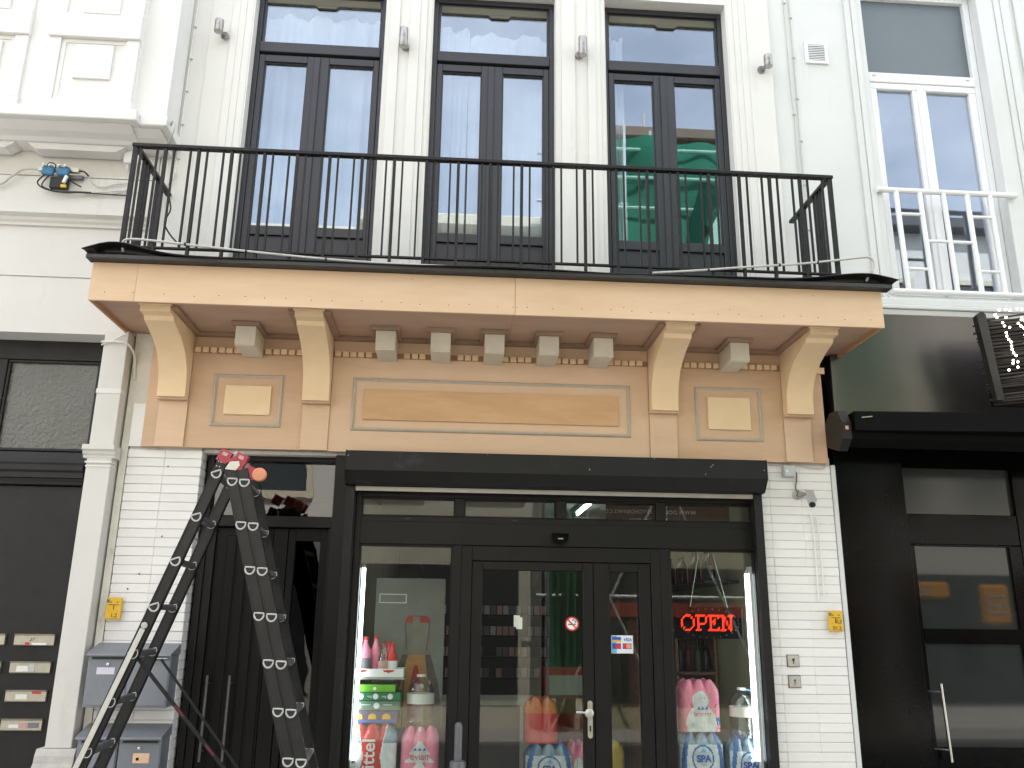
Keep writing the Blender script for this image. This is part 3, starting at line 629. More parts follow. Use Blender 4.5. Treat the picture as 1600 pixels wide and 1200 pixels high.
# frieze boards
bx('frieze_board', 'ply_frieze', K, -2.082, -.857, -.040, -.006, 2.757, 3.554, .001)
bx('frieze_board', 'ply_strip', K, -.855, 1.348, -.046, -.006, 2.752, 3.553, .001)
bx('frieze_board', 'ply_frieze', K, 1.350, 2.612, -.041, -.006, 2.755, 3.554, .001)
BR = [(-1.990, -1.806), (-1.036, -.858), (1.352, 1.540), (2.312, 2.500)]
prof = [(-.05, 3.545), (-.610, 3.545), (-.606, 3.508), (-.53, 3.504), (-.514, 3.478), (-.455, 3.462), (-.385, 3.438), (-.315, 3.411), (-.250, 3.376), (-.205, 3.338), (-.172, 3.292), (-.150, 3.250), (-.136, 3.205), (-.130, 3.150), (-.130, 3.082), (-.05, 3.082)]
for a, b in BR:
    m = MB().prism(prof, 'x', a, b); br = m.build('bracket', 'mdf', K, True)
    bx('bracket_cap', 'mdf', br, a-.010, b+.010, -.622, -.05, 3.546, 3.5555, .002)
    bx('bracket_foot', 'ply_strip', br, a-.006, b+.006, -.104, -.05, 3.0705, 3.0815, .001)
    bx('pilaster_strip', 'ply_strip', K, a-.002, b+.002, -.056, -.0465, 2.757, 3.069, .001)
# soffit trim: along the wall, beside the brackets
for a, b in ((-2.08, -1.992), (-1.804, -1.038), (-.856, 1.350), (1.542, 2.310), (2.502, 2.61)):
    bx('soffit_trim', 'soffit_trim', K, a, b, -.100, -.0465, 3.531, 3.5555, .002)
    if b-a > .3:
        bx('soffit_trim', 'soffit_trim', K, a, a+.042, -.60, -.1005, 3.534, 3.5553, .002); bx('soffit_trim', 'soffit_trim', K, b-.042, b, -.60, -.1005, 3.534, 3.5553, .002)
BC = [-1.402, -.482, -.115, .248, .618, .988, 1.932]
for c in BC:
    k_ = bx('modillion', 'mdf_grey', K, c-.066, c+.066, -.318, -.047, 3.402, 3.529, .003)
    bx('modillion_base', 'mdf_grey', k_, c-.064, c+.064, -.314, -.047, 3.394, 3.4012, .001)
    bx('modillion_plate', 'soffit_trim', k_, c-.093, c+.093, -.348, -.1005, 3.5295, 3.5552, .002)
dm = MB().box(-.0205, .0205, -.022, 0, 0, .033, .0015).mesh('dentil', 'mdf')
for a, b in ((-1.800, -1.042), (-.852, 1.348), (1.545, 2.308)):
    n = int((b-a)/.0528)
    for i in range(n):
        x = a+.0285+.0528*i
        if any(abs(x-c) < .088 for c in BC): continue
        place('dentil', dm, K, (x+rs.uniform(-.002, .002), -.0510, 3.4175+rs.uniform(-.001, .001)))
for a, b in ((-1.803, -1.039), (-.855, 1.349), (1.543, 2.309)): bx('dentil_gap_shade', 'gap_shade_brown', K, a, b, -.0508, -.0468, 3.4145, 3.4535)  # dark strip puts the shadow between dentils into colour
bx('dentil', 'mdf', K, 2.52, 2.63, -.068, -.0468, 3.40, 3.445, .001)
def mould_frame(x0, x1, z0, z1):
    m = MB(); W = .024
    sec = [(0, 0), (.004, .008), (.010, .013), (.014, .013), (.018, .007), (W, .005), (W, 0)]
    y0 = -.0468 if x0 > -.8 and x1 < 1.3 else -.0412
    # mitred ring: offset inwards by s, raised by h
    vs = []; n = len(sec)
    for s_, h in sec:
        for cx, cz in ((x0+s_, z0+s_), (x1-s_, z0+s_), (x1-s_, z1-s_), (x0+s_, z1-s_)): vs.append((cx, y0-h, cz))
    fs = [(i*4+k, i*4+(k+1) % 4, (i+1)*4+(k+1) % 4, (i+1)*4+k) for i in range(n-1) for k in range(4)]
    m.add(vs, fs); m.build('moulding_frame', 'moulding_grey', K)
mould_frame(-1.650, -1.180, 2.905, 3.272); mould_frame(-.712, 1.218, 2.898, 3.272); mould_frame(1.680, 2.162, 2.892, 3.282)
bx('raised_panel', 'mdf', K, -1.565, -1.258, -.056, -.0405, 2.988, 3.190, .001)
bx('raised_panel', 'ply_panel', K, -.630, 1.132, -.060, -.0465, 2.976, 3.186, .001)
bx('raised_panel', 'mdf', K, 1.768, 2.072, -.056, -.0415, 2.974, 3.206, .001)
# roofing felt: trim strip and loose membrane with lifted corners
bx('edge_trim', 'felt_trim', K, FX0-.025, FX1+.05, FY-.060, FY+.02, 3.7765, 3.806, .004)
def felt_z(x, v):
    el = math.exp(-((x-FX0-.13)/.24)**2); er = math.exp(-((x-FX1+.10)/.36)**2)
    return 3.812+.030*v*v+.004*math.sin(5*x)*(1-v)+(.082*el+.072*er)*math.exp(-((v-.10)/.55)**2), el, er
m = MB(); nx, ny = 110, 9; vs = []
for j in range(ny+1):
    v = j/ny
    for i in range(nx+1):
        u = i/nx; x = FX0-.045+(FX1-FX0+.135)*u; z, el, er = felt_z(x, v)
        tip = max(0, 1-(x-FX0+.045)/.12)+max(0, 1-(FX1+.09-x)/.16)        # pointed corners hang down again
        z -= .035*tip*(1-v)
        y = FY-.075+.225*v-.010*math.sin(3.1*x+1)*(1-v)+.03*(el+er)*(1-v)-.03*tip*(1-v)
        vs.append((x, y, z))
m.add(vs, [(j*(nx+1)+i, j*(nx+1)+i+1, (j+1)*(nx+1)+i+1, (j+1)*(nx+1)+i) for j in range(ny) for i in range(nx)])
o = m.build('roofing_felt', 'felt', K, True); sm = o.modifiers.new('s', 'SOLIDIFY'); sm.thickness = .005
m = MB(); vs = []
for i in range(nx+1):       # felt upstand closing the lifted edge, set back under it
    x = FX0+.01+(FX1-FX0+.03)*i/nx; z, el, er = felt_z(x, .12)
    vs += [(x, FY-.022, 3.8065), (x, FY-.004+.03*(el+er), (3.812+z)/2-.002), (x, FY-.012+.03*(el+er), z-.006)]
m.add(vs, [(3*i+k, 3*i+3+k, 3*i+4+k, 3*i+1+k) for i in range(nx) for k in (0, 1)])
o = m.build('felt_upstand', 'felt', K, True); sm = o.modifiers.new('s', 'SOLIDIFY'); sm.thickness = .004
bx('balcony_floor', 'felt', K, FX0+.05, FX1-.05, FY+.12, .158, 3.8055, 3.83)

# ------------------------------------------------------------------ balcony railing
G = thing('balcony_railing', 'black iron railing with bars in threes around the balcony', 'railing', (.2, -.66, 3.83))
RY, RX0, RX1, RZ = -.68, -2.125, 2.505, 4.622
MB().box(RX0-.02, RX1+.02, RY-.022, RY+.022, RZ-.018, RZ+.006, .003).build('top_rail', 'iron', G)
for x in (RX0, RX1): MB().box(x-.02, x+.02, RY+.0225, -.005, RZ-.018, RZ+.006, .003).build('top_rail', 'iron', G)
MB().box(RX0, RX1, RY-.012, RY+.012, 3.895, 3.909, .002).build('bottom_rail', 'iron', G)
for x in (RX0, RX1): MB().box(x-.010, x+.010, RY+.0125, -.005, 3.895, 3.909, .002).build('bottom_rail', 'iron', G)
thin = MB().box(-.0058, .0058, -.009, .009, 3.9095, RZ-.0185, .001).mesh('baluster', 'iron')
thick = MB().box(-.0095, .0095, -.013, .013, 3.84, RZ-.0185, .0015).mesh('baluster_thick', 'iron')
thin_s = MB().box(-.009, .009, -.0058, .0058, 3.9095, RZ-.0185, .001).mesh('baluster', 'iron')
thick_s = MB().box(-.013, .013, -.0095, .0095, 3.84, RZ-.0185, .0015).mesh('baluster_thick', 'iron')
for k in range(-8, 15):
    c = -.453+.2113*k
    for dx, me in ((-.0535, thin), (0, thick), (.0535, thin)):
        if RX0+.03 < c+dx < RX1-.03: place('baluster', me, G, (c+dx, RY, 0))
for x in (RX0, RX1):
    bx('post', 'iron', G, x-.014, x+.014, RY-.014, RY+.014, 3.82, RZ-.0185, .002)
    for c in (-.47, -.20):
        for dy, me in ((-.0535, thin_s), (0, thick_s), (.0535, thin_s)): place('baluster', me, G, (x, c+dy, 0))
# loose grey conduit tied along the railing foot
def smooth(pts, n=6):
    P = [Vector(p) for p in pts]; out = []
    for i in range(len(P)-1):
        p0, p1, p2, p3 = P[max(i-1, 0)], P[i], P[i+1], P[min(i+2, len(P)-1)]
        for k in range(n):
            t = k/n; out.append(.5*((2*p1)+(p2-p0)*t+(2*p0-5*p1+4*p2-p3)*t*t+(3*p1-p0-3*p2+p3)*t**3))
    out.append(P[-1]); return out
def cable(name, label, pts, r_, m_, cat='cable', group=None, n=6, ties=()):
    t = thing(name, label, cat, pts[0], group)
    MB().tube(smooth(pts, n), r_, 8).build('sheath', m_, t, True)
    for tx in ties:
        MB().lathe([(r_*1.5, -.006), (r_*1.5, .006)], tx, 8, 'x').build('tie', 'cable_black', t)
    return t
cable('conduit', 'pale grey conduit sagging along railing foot beside the oriel house', [(-2.10, -.705, 3.855), (-2.112, -.705, 3.915), (-2.07, -.71, 3.942), (-1.9, -.70, 3.940), (-1.6, -.70, 3.915), (-1.2, -.70, 3.885), (-.75, -.70, 3.858), (-.3, -.70, 3.848), (0., -.70, 3.846)], .008, 'cable_grey', ties=[(-1.73, -.70, 3.927), (-.85, -.70, 3.862), (-1.35, -.70, 3.895)])
cable('conduit', 'pale grey conduit rising to a loop beside the bar house', [(1.25, -.70, 3.855), (1.55, -.70, 3.885), (1.9, -.70, 3.925), (2.25, -.70, 3.962), (2.5, -.71, 3.995), (2.68, -.72, 4.018), (2.725, -.72, 4.005), (2.735, -.72, 3.96), (2.70, -.715, 3.90), (2.675, -.71, 3.85)], .008, 'cable_grey', ties=[(1.62, -.70, 3.893), (2.10, -.70, 3.947), (2.36, -.70, 3.976)])

# ------------------------------------------------------------------ roller shutter
T = thing('roller_shutter', 'long black roller shutter box above the shop front', 'shutter', (.7, -.1, 2.5))
T0, T1 = -.712, 2.112
MB().prism([(-.012, 2.742), (-.192, 2.735), (-.198, 2.728), (-.198, 2.606), (-.192, 2.598), (-.130, 2.528), (-.118, 2.524), (-.012, 2.524)], 'x', T0+.006, T1-.006).build('housing', 'shutter_black', T)
for a, b in ((T0, T0+.0055), (T1-.0055, T1)): MB().prism([(-.010, 2.7445), (-.194, 2.7375), (-.2005, 2.729), (-.2005, 2.605), (-.194, 2.596), (-.131, 2.5255), (-.118, 2.5215), (-.010, 2.5215)], 'x', a, b).build('end_plate', 'shutter_black', T)
bx('bottom_slat', 'alu_strip', T, T0+.062, T1-.062, -.062, -.048, 2.490, 2.5205, .002)
for a, b in ((T0+.004, T0+.060), (T1-.060, T1-.004)): bx('guide_rail', 'shutter_black', T, a, b, -.075, -.012, 0, 2.5205, .003)
rv = MB()
for x, z, s_ in ((.90, 2.643, .0045), (1.685, 2.63, .003), (-.695, 2.70, .003), (.22, 2.725, .002), (2.09, 2.665, .003), (1.34, 2.728, .003)): rv.box(x-s_*.6, x+s_*.6, -.1995, -.1981, z-s_, z+s_)
rv.bar((1.72, -.1988, 2.675), (1.745, -.1988, 2.70), .0018, .001)
tag(rv.build('scratches', 'box_grey', T), kind='stuff')

# ------------------------------------------------------------------ shop front
F = thing('shopfront', 'black metal shop front with glass door and display windows', 'shopfront', (.7, .08, 0))
m = MB()
m.box(-.648, -.612, .02, .13, 0, 2.52, .003); m.box(2.078, 2.122, .02, .13, 0, 2.52, .003)
m.box(-.612, 2.078, .02, .13, 2.463, 2.519, .003); m.box(-.612, 2.078, .03, .13, 2.150, 2.338, .003)
m.box(-.612, 2.078, .022, .0298, 2.152, 2.300, .002)
for a, b in ((.015, .078), (.705, .768), (1.392, 1.458)): m.box(a, b, .02, .13, 2.338, 2.463, .003)
m.box(.008, .066, .02, .13, 0, 2.150, .003); m.box(1.412, 1.476, .02, .13, 0, 2.150, .003)
for a, b in ((-.612, .008), (1.476, 2.078)): m.box(a, b, .03, .13, 0, .32, .003)
m.build('frame', 'shop_black', F)
for a, b in ((-.612, .015), (.078, .705), (.768, 1.392), (1.458, 2.078)):
    MB().frame(a, b, 2.338, 2.463, .009, .045, .10).build('bead', 'shop_black', F)
    bx('pane', 'glass_shop', F, a+.009, b-.009, .07, .076, 2.347, 2.454)
for a, b in ((-.612, .008), (1.476, 2.078)):
    MB().frame(a, b, .32, 2.15, .012, .045, .10).build('bead', 'shop_black', F)
    bx('pane', 'glass_shop', F, a+.012, b-.012, .07, .076, .332, 2.138)
for x in (-.30, .42): bx('vent_slot', 'frame_dark', F, x-.018, x+.018, .0275, .0297, 2.318, 2.326)
m = MB(); m.box(.066, .138, .025, .12, 0, 2.148, .003); m.box(1.345, 1.412, .025, .12, 0, 2.148, .003); m.box(.138, 1.345, .025, .12, 2.052, 2.148, .003)
m.build('door_frame', 'shop_black', F)
def leaf(a, b, pa, pb):
    m = MB(); m.box(a, pa, .035, .105, .02, 2.05, .004); m.box(pb, b, .035, .105, .02, 2.05, .004); m.box(pa, pb, .035, .105, 1.992, 2.05, .004); m.box(pa, pb, .035, .105, .02, .24, .004)
    d = m.build('door', 'shop_black', F); bx('pane', 'glass_shop', d, pa, pb, .066, .072, .24, 1.992); return d
D1 = leaf(.140, .952, .212, .882); D2 = leaf(.955, 1.343, 1.062, 1.262)
m = MB(); m.prism(arc(.920, 1.160, .016, 0, 180, 8)+arc(.920, .965, .016, 180, 360, 8), 'y', .026, .0345)
m.build('handle_plate', 'slot_alu', D1, True)
MB().lathe([(.014, 0), (.014, -.035), (.026, -.04), (.030, -.052), (.028, -.066), (.018, -.072)], (.905, .026, 1.105), 18, 'y').build('knob', 'alu', D1, True)
MB().tube([(.90, .0, 1.105), (.87, -.006, 1.107), (.825, -.004, 1.108)], .009, 10).build('lever', 'steel', D1, True)
bx('lock_cylinder', 'ink_black', D1, .914, .926, .0245, .0258, .990, 1.025, .002)
# stickers
st = MB().lathe([(.046, 0), (.046, -.0012)], (.812, .0655, 1.652), 28, 'y').build('no_smoking_sticker', 'ink_red_bright', D1)
MB().lathe([(.036, 0), (.036, -.0008)], (.812, .0642, 1.652), 28, 'y').build('sticker_field', 'ink_white', D1)
bx('cigarette', 'ink_black', D1, .786, .836, .0626, .0633, 1.645, 1.651)
MB().tube(smooth([(.828, .063, 1.655), (.838, .063, 1.667), (.826, .063, 1.675), (.818, .063, 1.68), (.812, .063, 1.673)], 4), .0022, 5).build('smoke', 'ink_black', D1)
MB().bar((.784, .0622, 1.680), (.840, .0622, 1.624), .0085, .0006).build('slash', 'ink_red_bright', D1)
bx('card_sticker', 'ink_pale', D2, 1.072, 1.218, .0648, .0655, 1.468, 1.582)
bx('sticker_tint', 'ink_lightblue', D2, 1.074, 1.108, .0640, .0646, 1.470, 1.580)
bx('bank_card_mark', 'ink_blue', D2, 1.080, 1.138, .0632, .0639, 1.553, 1.572); bx('bank_card_mark', 'yellow', D2, 1.080, 1.138, .0632, .0639, 1.540, 1.552)
text('visa_mark', 'VISA', 'ink_blue', D2, 1.180, .0642, 1.546, .028, shear=.25, bold=.0006)
for x, ca, cb in ((1.108, 'ink_blue', 'ink_red_bright'), (1.178, 'ink_red_bright', 'orange_plastic')):
    bx('card_mark', 'ink_blue', D2, x-.029, x+.029, .0634, .0642, 1.496, 1.532)
    MB().lathe([(.0165, 0), (.0165, -.0005)], (x-.010, .0632, 1.514), 18, 'y').build('card_disc', ca, D2); MB().lathe([(.0165, 0), (.0165, -.0005)], (x+.010, .0626, 1.514), 18, 'y').build('card_disc', cb, D2)
for x, z, dy in ((.445, 1.668, 0), (.462, 1.655, .002)): bx('notice', 'paper', D1, x-.020, x+.020, .0735+dy, .0742+dy, z-.04, z+.035)
# motion sensor over the door
Q = thing('motion_sensor', 'small black domed sensor over the shop door', 'sensor', (.725, 0, 2.2))
q = MB(); vs = []
pts = []
for i in range(9):
    a = math.pi*i/8
    pts.append((.725-.055*math.cos(a), 2.222-.058*math.sin(a)**.8))
q.prism(pts, 'y', -.035, .0215); q.box(.668, .782, -.040, .0215, 2.2225, 2.236, .004)
q.build('body', 'gloss_black', Q, True); bx('lens_mark', 'slot_alu', Q, .708, .742, -.0362, -.0352, 2.197, 2.203)

# ------------------------------------------------------------------ entrance door beside the shop
E_ = thing('entrance_door', 'black entrance door with glass fanlight behind the ladder', 'door', (-1.2, .15, 0))
m = MB(); m.box(-1.672, -1.628, .10, .20, 0, 2.735, .003); m.box(-.80, -.650, .00, .20, 0, 2.735, .004); m.box(-1.628, -.80, .10, .20, 2.700, 2.735, .003); m.box(-1.628, -.80, .10, .20, 2.255, 2.330, .004)
m.box(-1.628, -1.575, .12, .20, 0, 2.255, .003); m.box(-.835, -.80, .12, .20, 0, 2.255, .003)
m.build('frame', 'shop_black', E_)
bx('fanlight', 'glass_fan', E_, -1.628, -.80, .150, .156, 2.330, 2.700)
bx('shadow_gap', 'plaster_old', E_, -1.69, -.66, .03, .2, 2.7355, 2.758)
d = MB(); d.box(-1.575, -1.20, .150, .19, .02, 2.25, .003); d.box(-1.196, -1.10, .135, .19, .02, 2.25, .003)
for x in (-1.50, -1.425, -1.35, -1.275): d.box(x, x+.06, .140, .1498, .08, 2.2, .003)
dl = d.build('door_leaf', 'door_black', E_)
m = MB(); m.box(-1.098, -1.05, .140, .19, .02, 2.25, .003); m.box(-.885, -.836, .140, .19, .02, 2.25, .003); m.box(-1.05, -.885, .140, .19, 2.17, 2.25); m.box(-1.05, -.885, .140, .19, .02, .3)
d2 = m.build('door_leaf', 'door_black', E_); bx('pane', 'glass_black', d2, -1.05, -.885, .165, .171, .3, 2.17)
for x, dx in ((-1.525, -.0), (-1.385, .0)):
    MB().tube([(x, .075, 1.31), (x, .075, .80)], .0085, 10).build('pull_handle', 'rung_grey', dl, True)
    for z in (1.26, .86): MB().tube([(x, .075, z), (x, .140, z)], .006, 6).build('handle_arm', 'rung_grey', dl)
# ------------------------------------------------------------------ ladder
LD = thing('ladder', 'black folding ladder with red hinge caps standing before the entrance door', 'ladder', (-1.3, -.7, 0))
NY, FYL, TW = -.90, -.50, -.024
def lx(z, leg): return -1.33-.3505*(2.44-z) if leg == 0 else (-1.24+.2925*(2.40-z)+(.066 if leg == 2 else 0))
DSEC = [(-.024, .013), (.024, .013)]+[(.024*math.cos(R_(a)), .010-.030*math.sin(R_(a))) for a in (0, 22, 45, 68, 90, 112, 135, 158, 180)]
def stile(leg, y, sh, zt, name='stile', wd_=.062, dp=.030):
    MB().bar((lx(zt, leg)+sh, y, zt), (lx(.02, leg)+sh, y, .02), wd_, dp).build(name, 'ladder_black', LD)
    m = MB()   # raised edge ribs of the extruded stile
    for s_ in (-1, 1):
        o_ = s_*(wd_/2-.004)
        m.bar((lx(zt, leg)+sh+o_, y-.0165, zt), (lx(.02, leg)+sh+o_, y-.0165, .02), .005, .004)
    m.build('stile_rib', 'ladder_black', LD)
    MB().box(lx(.03, leg)+sh-.04, lx(.03, leg)+sh+.04, y-.022, y+.022, 0, .06, .006).build('foot', 'red_plastic', LD)
stile(0, NY, 0, 2.53); stile(0, FYL, TW, 2.47)
stile(1, NY, 0, 2.50); stile(2, NY, 0, 2.47); stile(2, FYL, TW, 2.47); stile(1, FYL, TW, 2.47)
def dring(x, y, z, tilt, parent, r_=.0052):
    c, s_ = math.cos(tilt), math.sin(tilt); pts = []
    sec = [(-.025, .015), (0, .016), (.025, .015)]+[(.026*math.cos(R_(a)), .010-.032*math.sin(R_(a))) for a in (15, 35, 55, 75, 90, 105, 125, 145, 165)]
    for a, b in sec: pts.append((x+a*c-b*s_, y, z+a*s_+b*c))
    MB().tube(pts, r_, 6, closed=True).build('collar', 'ladder_grey', parent, True)
for leg, z0, tilt in ((0, 2.44, R_(19)), (1, 2.40, R_(-2)), (2, 2.395, R_(-2))):
    for i in range(10):
        z = z0-.2425*i
        if z < .12: break
        x = lx(z, leg)
        rg_ = MB().tube([(x, NY+.012, z), (x+TW, FYL-.016, z)], 1, sec=[(-a, b) for a, b in DSEC]).build('rung', 'rung_grey', LD, True)
        if not (leg == 0 and z < 1.6): dring(x, NY-.0175, z, tilt, rg_)
        else: dring(x+.006, NY-.0175, z, tilt, rg_, .003)
        m = MB(); c, s_ = math.cos(tilt), math.sin(tilt)
        m.prism([(x+a*.8*c-b*.8*s_, z+a*.8*s_+b*.8*c) for a, b in DSEC], 'y', NY-.0162, NY-.0150); m.build('rung_hole', 'ink_black', rg_)
        dring(x+TW, FYL-.0175, z, tilt, rg_, .0036)
# hinge heads
for x, z, y in ((lx(2.545, 0)-.006, 2.545, NY), (-1.208, 2.527, NY)):
    c = MB().bar((x-.014, y, z-.035), (x+.016, y, z+.03), .068, .036).build('hinge_cap', 'red_plastic', LD)
    MB().bar((x+.002, y-.0195, z+.0), (x+.010, y-.0195, z+.018), .030, .004).build('cap_slot', 'pink_dull', LD)
for x, z, y in ((lx(2.53, 0)+TW-.006, 2.53, FYL), (-1.235, 2.52, FYL)):
    MB().bar((x-.014, y, z-.035), (x+.016, y, z+.03), .068, .036).build('hinge_cap', 'red_plastic', LD)
MB().lathe([(.036, 0), (.042, -.006), (.042, -.03), (.036, -.036)], (-1.232, NY+.045, 2.535), 20, 'y').build('hinge_drum', 'ladder_grey', LD, True)
MB().lathe([(.036, 0), (.042, -.006), (.042, -.03), (.036, -.036)], (-1.175, FYL-.03, 2.50), 20, 'y').build('hinge_drum', 'orange_plastic', LD, True)
MB().prism([(-1.285, 2.468), (-1.225, 2.462), (-1.205, 2.49), (-1.212, 2.515), (-1.262, 2.512)], 'y', NY-.024, NY-.018).build('hinge_plate', 'alu', LD)
MB().bar((-1.29, NY-.02, 2.51), (-1.23, NY-.02, 2.53), .02, .008).build('hinge_link', 'red_plastic', LD)
for x, z in ((-1.328, 2.512), (-1.312, 2.508), (-1.335, 2.486), (-1.318, 2.482)): MB().lathe([(.0035, 0), (.0035, -.002)], (x, NY-.0155, z), 8, 'y').build('rivet', 'alu', LD)
# aluminium stabiliser bar and straps
sb = MB().bar((-1.628, NY-.026, 1.600), (-2.135, NY-.030, .20), .027, .006).build('stabiliser', 'alu_pale', LD)
MB().lathe([(.017, 0), (.017, -.010)], (-1.620, NY-.0225, 1.618), 16, 'y').build('bolt_plate', 'alu', LD); MB().lathe([(.006, 0), (.006, -.006)], (-1.620, NY-.0330, 1.618), 10, 'y').build('bolt', 'ladder_grey', LD)
MB().bar((-1.655, NY+.018, 1.455), (-.60, -.62, .22), .020, .003).build('strap', 'strap_black', LD)
MB().bar((-1.640, FYL-.02, 1.43), (-.66, -.45, .24), .014, .003).build('strap', 'strap_black', LD)
for t in (.20, .36, .52, .66):
    a = Vector((-1.655, NY+.018, 1.455)).lerp(Vector((-.60, -.62, .22)), t); b = Vector((-1.655, NY+.018, 1.455)).lerp(Vector((-.60, -.62, .22)), t+.045)
    MB().bar(a+Vector((0, -.0022, 0)), b+Vector((0, -.0022, 0)), .010, .0006).build('strap_print', 'strap_red', LD)

# ------------------------------------------------------------------ mailboxes
def mailbox(name, label, x0, x1, z0, z1, doors, notes):
    t = thing(name, label, 'mailbox', ((x0+x1)/2, -.08, z0), 'grey metal mailboxes on the brick pier')
    MB().box(x0, x1, -.160, -.001, z0, z1, .003).build('body', 'mail_grey', t)
    MB().prism([(-.001, z1+.0005), (-.186, z1+.0005), (-.188, z1-.006), (-.192, z1-.004), (-.190, z1+.008), (-.001, z1+.066)], 'x', x0-.006, x1+.006).build('lid', 'mail_grey', t)
    for a, b in doors:
        d_ = MB().box(a, b, -.1665, -.1603, z0+.012, z1-.030, .002).build('door', 'mail_grey', t)
        MB().lathe([(.0095, 0), (.0095, -.006), (.006, -.008)], ((a+b)/2, -.1668, z1-.056), 12, 'y').build('lock', 'steel', d_, True)
        bx('slot', 'ink_black', t, a+.015, b-.015, -.1612, -.1602, z1-.026, z1-.014)
    for x, z, w_, h_, m_ in notes: bx('note', m_, t, x-w_/2, x+w_/2, -.1678, -.1667, z-h_/2, z+h_/2)
    return t
mailbox('mailbox', 'wide twin grey metal mailbox hanging under the yellow gas plate', -2.182, -1.692, 1.135, 1.438, ((-2.176, -1.942), (-1.936, -1.698)), ((-2.07, 1.345, .105, .040, 'paper_lilac'),))
bx('paper_edge', 'paper', bpy.data.objects['mailbox'], -1.83, -1.71, -.185, -.162, 1.417, 1.4225)
mailbox('mailbox', 'low grey mailbox behind the ladder leg, against the pilaster side', -2.178, -1.945, .62, .965, ((-2.172, -1.951),), ())
mb2 = mailbox('mailbox', 'low grey mailbox with an orange sticker on its door', -1.938, -1.692, .62, .965, ((-1.932, -1.698),), ((-1.800, .855, .095, .055, 'sticker_peach'), (-1.82, .850, .016, .016, 'ink_black')))
# yellow gas marker plates
def gas_plate(x, z, label, lines, tilt=0.):
    t = thing('gas_plate', label, 'sign', (x, -.02, z), 'yellow utility plates on the white brick piers')
    bx('plate', 'yellow', t, x-.048, x+.048, -.034, -.020, z-.067, z+.067, .004)
    bx('mount', 'box_grey', t, x-.02, x+.02, -.0198, -.003, z-.03, z+.03)
    bx('logo', 'ink_teal', t, x-.044, x-.028, -.0356, -.0341, z+.034, z+.054)
    for dx in (-.018, .022): bx('small_print', 'ink_black', t, x+dx-.006, x+dx+.006, -.0354, -.0341, z+.036, z+.041)
    bx('bar_mark', 'ink_black', t, x-.030, x+.032, -.0354, -.0341, z+.020, z+.0235)
    for s_, dx, dz, sz in lines: text('number', s_, 'ink_black', t, x+dx, -.0350, z+dz, sz)
    for dx in (-.025, .025): bx('dot', 'ink_black', t, x+dx-.0015, x+dx+.0015, -.0354, -.0341, z-.019, z-.015)
    return t
g1 = gas_plate(-2.122, 1.713, 'yellow gas plate reading 1,2 above the mailboxes', [('1,2', .008, -.054, .034)])
bx('stem_mark', 'ink_black', g1, -2.1215, -2.1175, -.0354, -.0341, 1.704, 1.733)
g2 = gas_plate(2.570, 1.690, 'yellow gas plate reading 01,2 beside the black bar front', [('0,3', .020, -.014, .034), ('01,2', .006, -.056, .034)])
bx('stem_mark', 'ink_black', g2, 2.566, 2.5695, -.0354, -.0341, 1.676, 1.7102)
# key switches
for z, lab, m_ in ((1.435, 'square metal key switch with a dark keyhole', 'ink_black'), (1.305, 'square metal switch plate under the keyhole switch', 'rung_grey')):
    t = thing('key_switch', lab, 'switch', (2.27, -.01, z), 'switch plates on the brick pier')
    bx('plate', 'switch_alu', t, 2.232, 2.308, -.010, -.002, z-.036, z+.034, .003); bx('rim', 'rung_grey', t, 2.228, 2.312, -.0035, .003, z-.040, z+.038)
    MB().lathe([(.009, 0), (.009, -.0015)], (2.27, -.0102, z+.006), 12, 'y').build('keyhole', m_, t); bx('key_slot', m_, t, 2.2665, 2.2735, -.0116, -.0104, z-.018, z+.004)
# junction box, camera, cables
J = thing('junction_box', 'small grey junction box under the plywood beside shutter end', 'box', (2.325, -.02, 2.65))
bx('body', 'box_grey', J, 2.283, 2.370, -.052, -.001, 2.652, 2.732, .006); bx('lid', 'box_grey', J, 2.287, 2.366, -.058, -.0525, 2.656, 2.728, .004); bx('sticker', 'ink_white', J, 2.30, 2.312, -.0592, -.0582, 2.68, 2.70)
N = thing('security_camera', 'silver bullet camera angled down on the brick pier', 'camera', (2.40, -.05, 2.48))
MB().lathe([(.034, 0), (.034, -.008), (.028, -.012)], (2.385, -.0005, 2.535), 18, 'y').build('wall_plate', 'alu_strip', N, True)
MB().lathe([(.022, -.016), (.024, 0), (.018, .016)], (2.398, -.035, 2.53), 14, 'y').build('ball_joint', 'alu_strip', N, True)
bd = MB().tube([(2.438, -.085, 2.525), (2.418, -.165, 2.447)], .025, 16).build('body', 'cam_silver', N, True)
MB().bar((2.442, -.072, 2.560), (2.418, -.178, 2.468), .056, .005, (0, -.6, .8)).build('sun_shield', 'cam_silver', N)
MB().tube([(2.4185, -.1645, 2.4478), (2.4165, -.171, 2.441)], .021, 14).build('lens', 'ink_black', N)
MB().tube([(2.40, -.04, 2.53), (2.43, -.08, 2.525)], .009, 8).build('arm', 'alu_strip', N)
cable('camera_cable', 'thin dark cable from junction box down to the silver camera', [(2.368, -.03, 2.70), (2.385, -.02, 2.68), (2.385, -.012, 2.63), (2.375, -.010, 2.585), (2.385, -.012, 2.555), (2.42, -.03, 2.545), (2.43, -.05, 2.535)], .0045, 'rung_grey')
cable('wall_cable', 'grey cable sagging under the plywood frieze corner', [(2.12, -.012, 2.742), (2.3, -.012, 2.738), (2.42, -.012, 2.735), (2.5, -.012, 2.722), (2.58, -.012, 2.725), (2.605, -.012, 2.75)], .005, 'cable_grey')
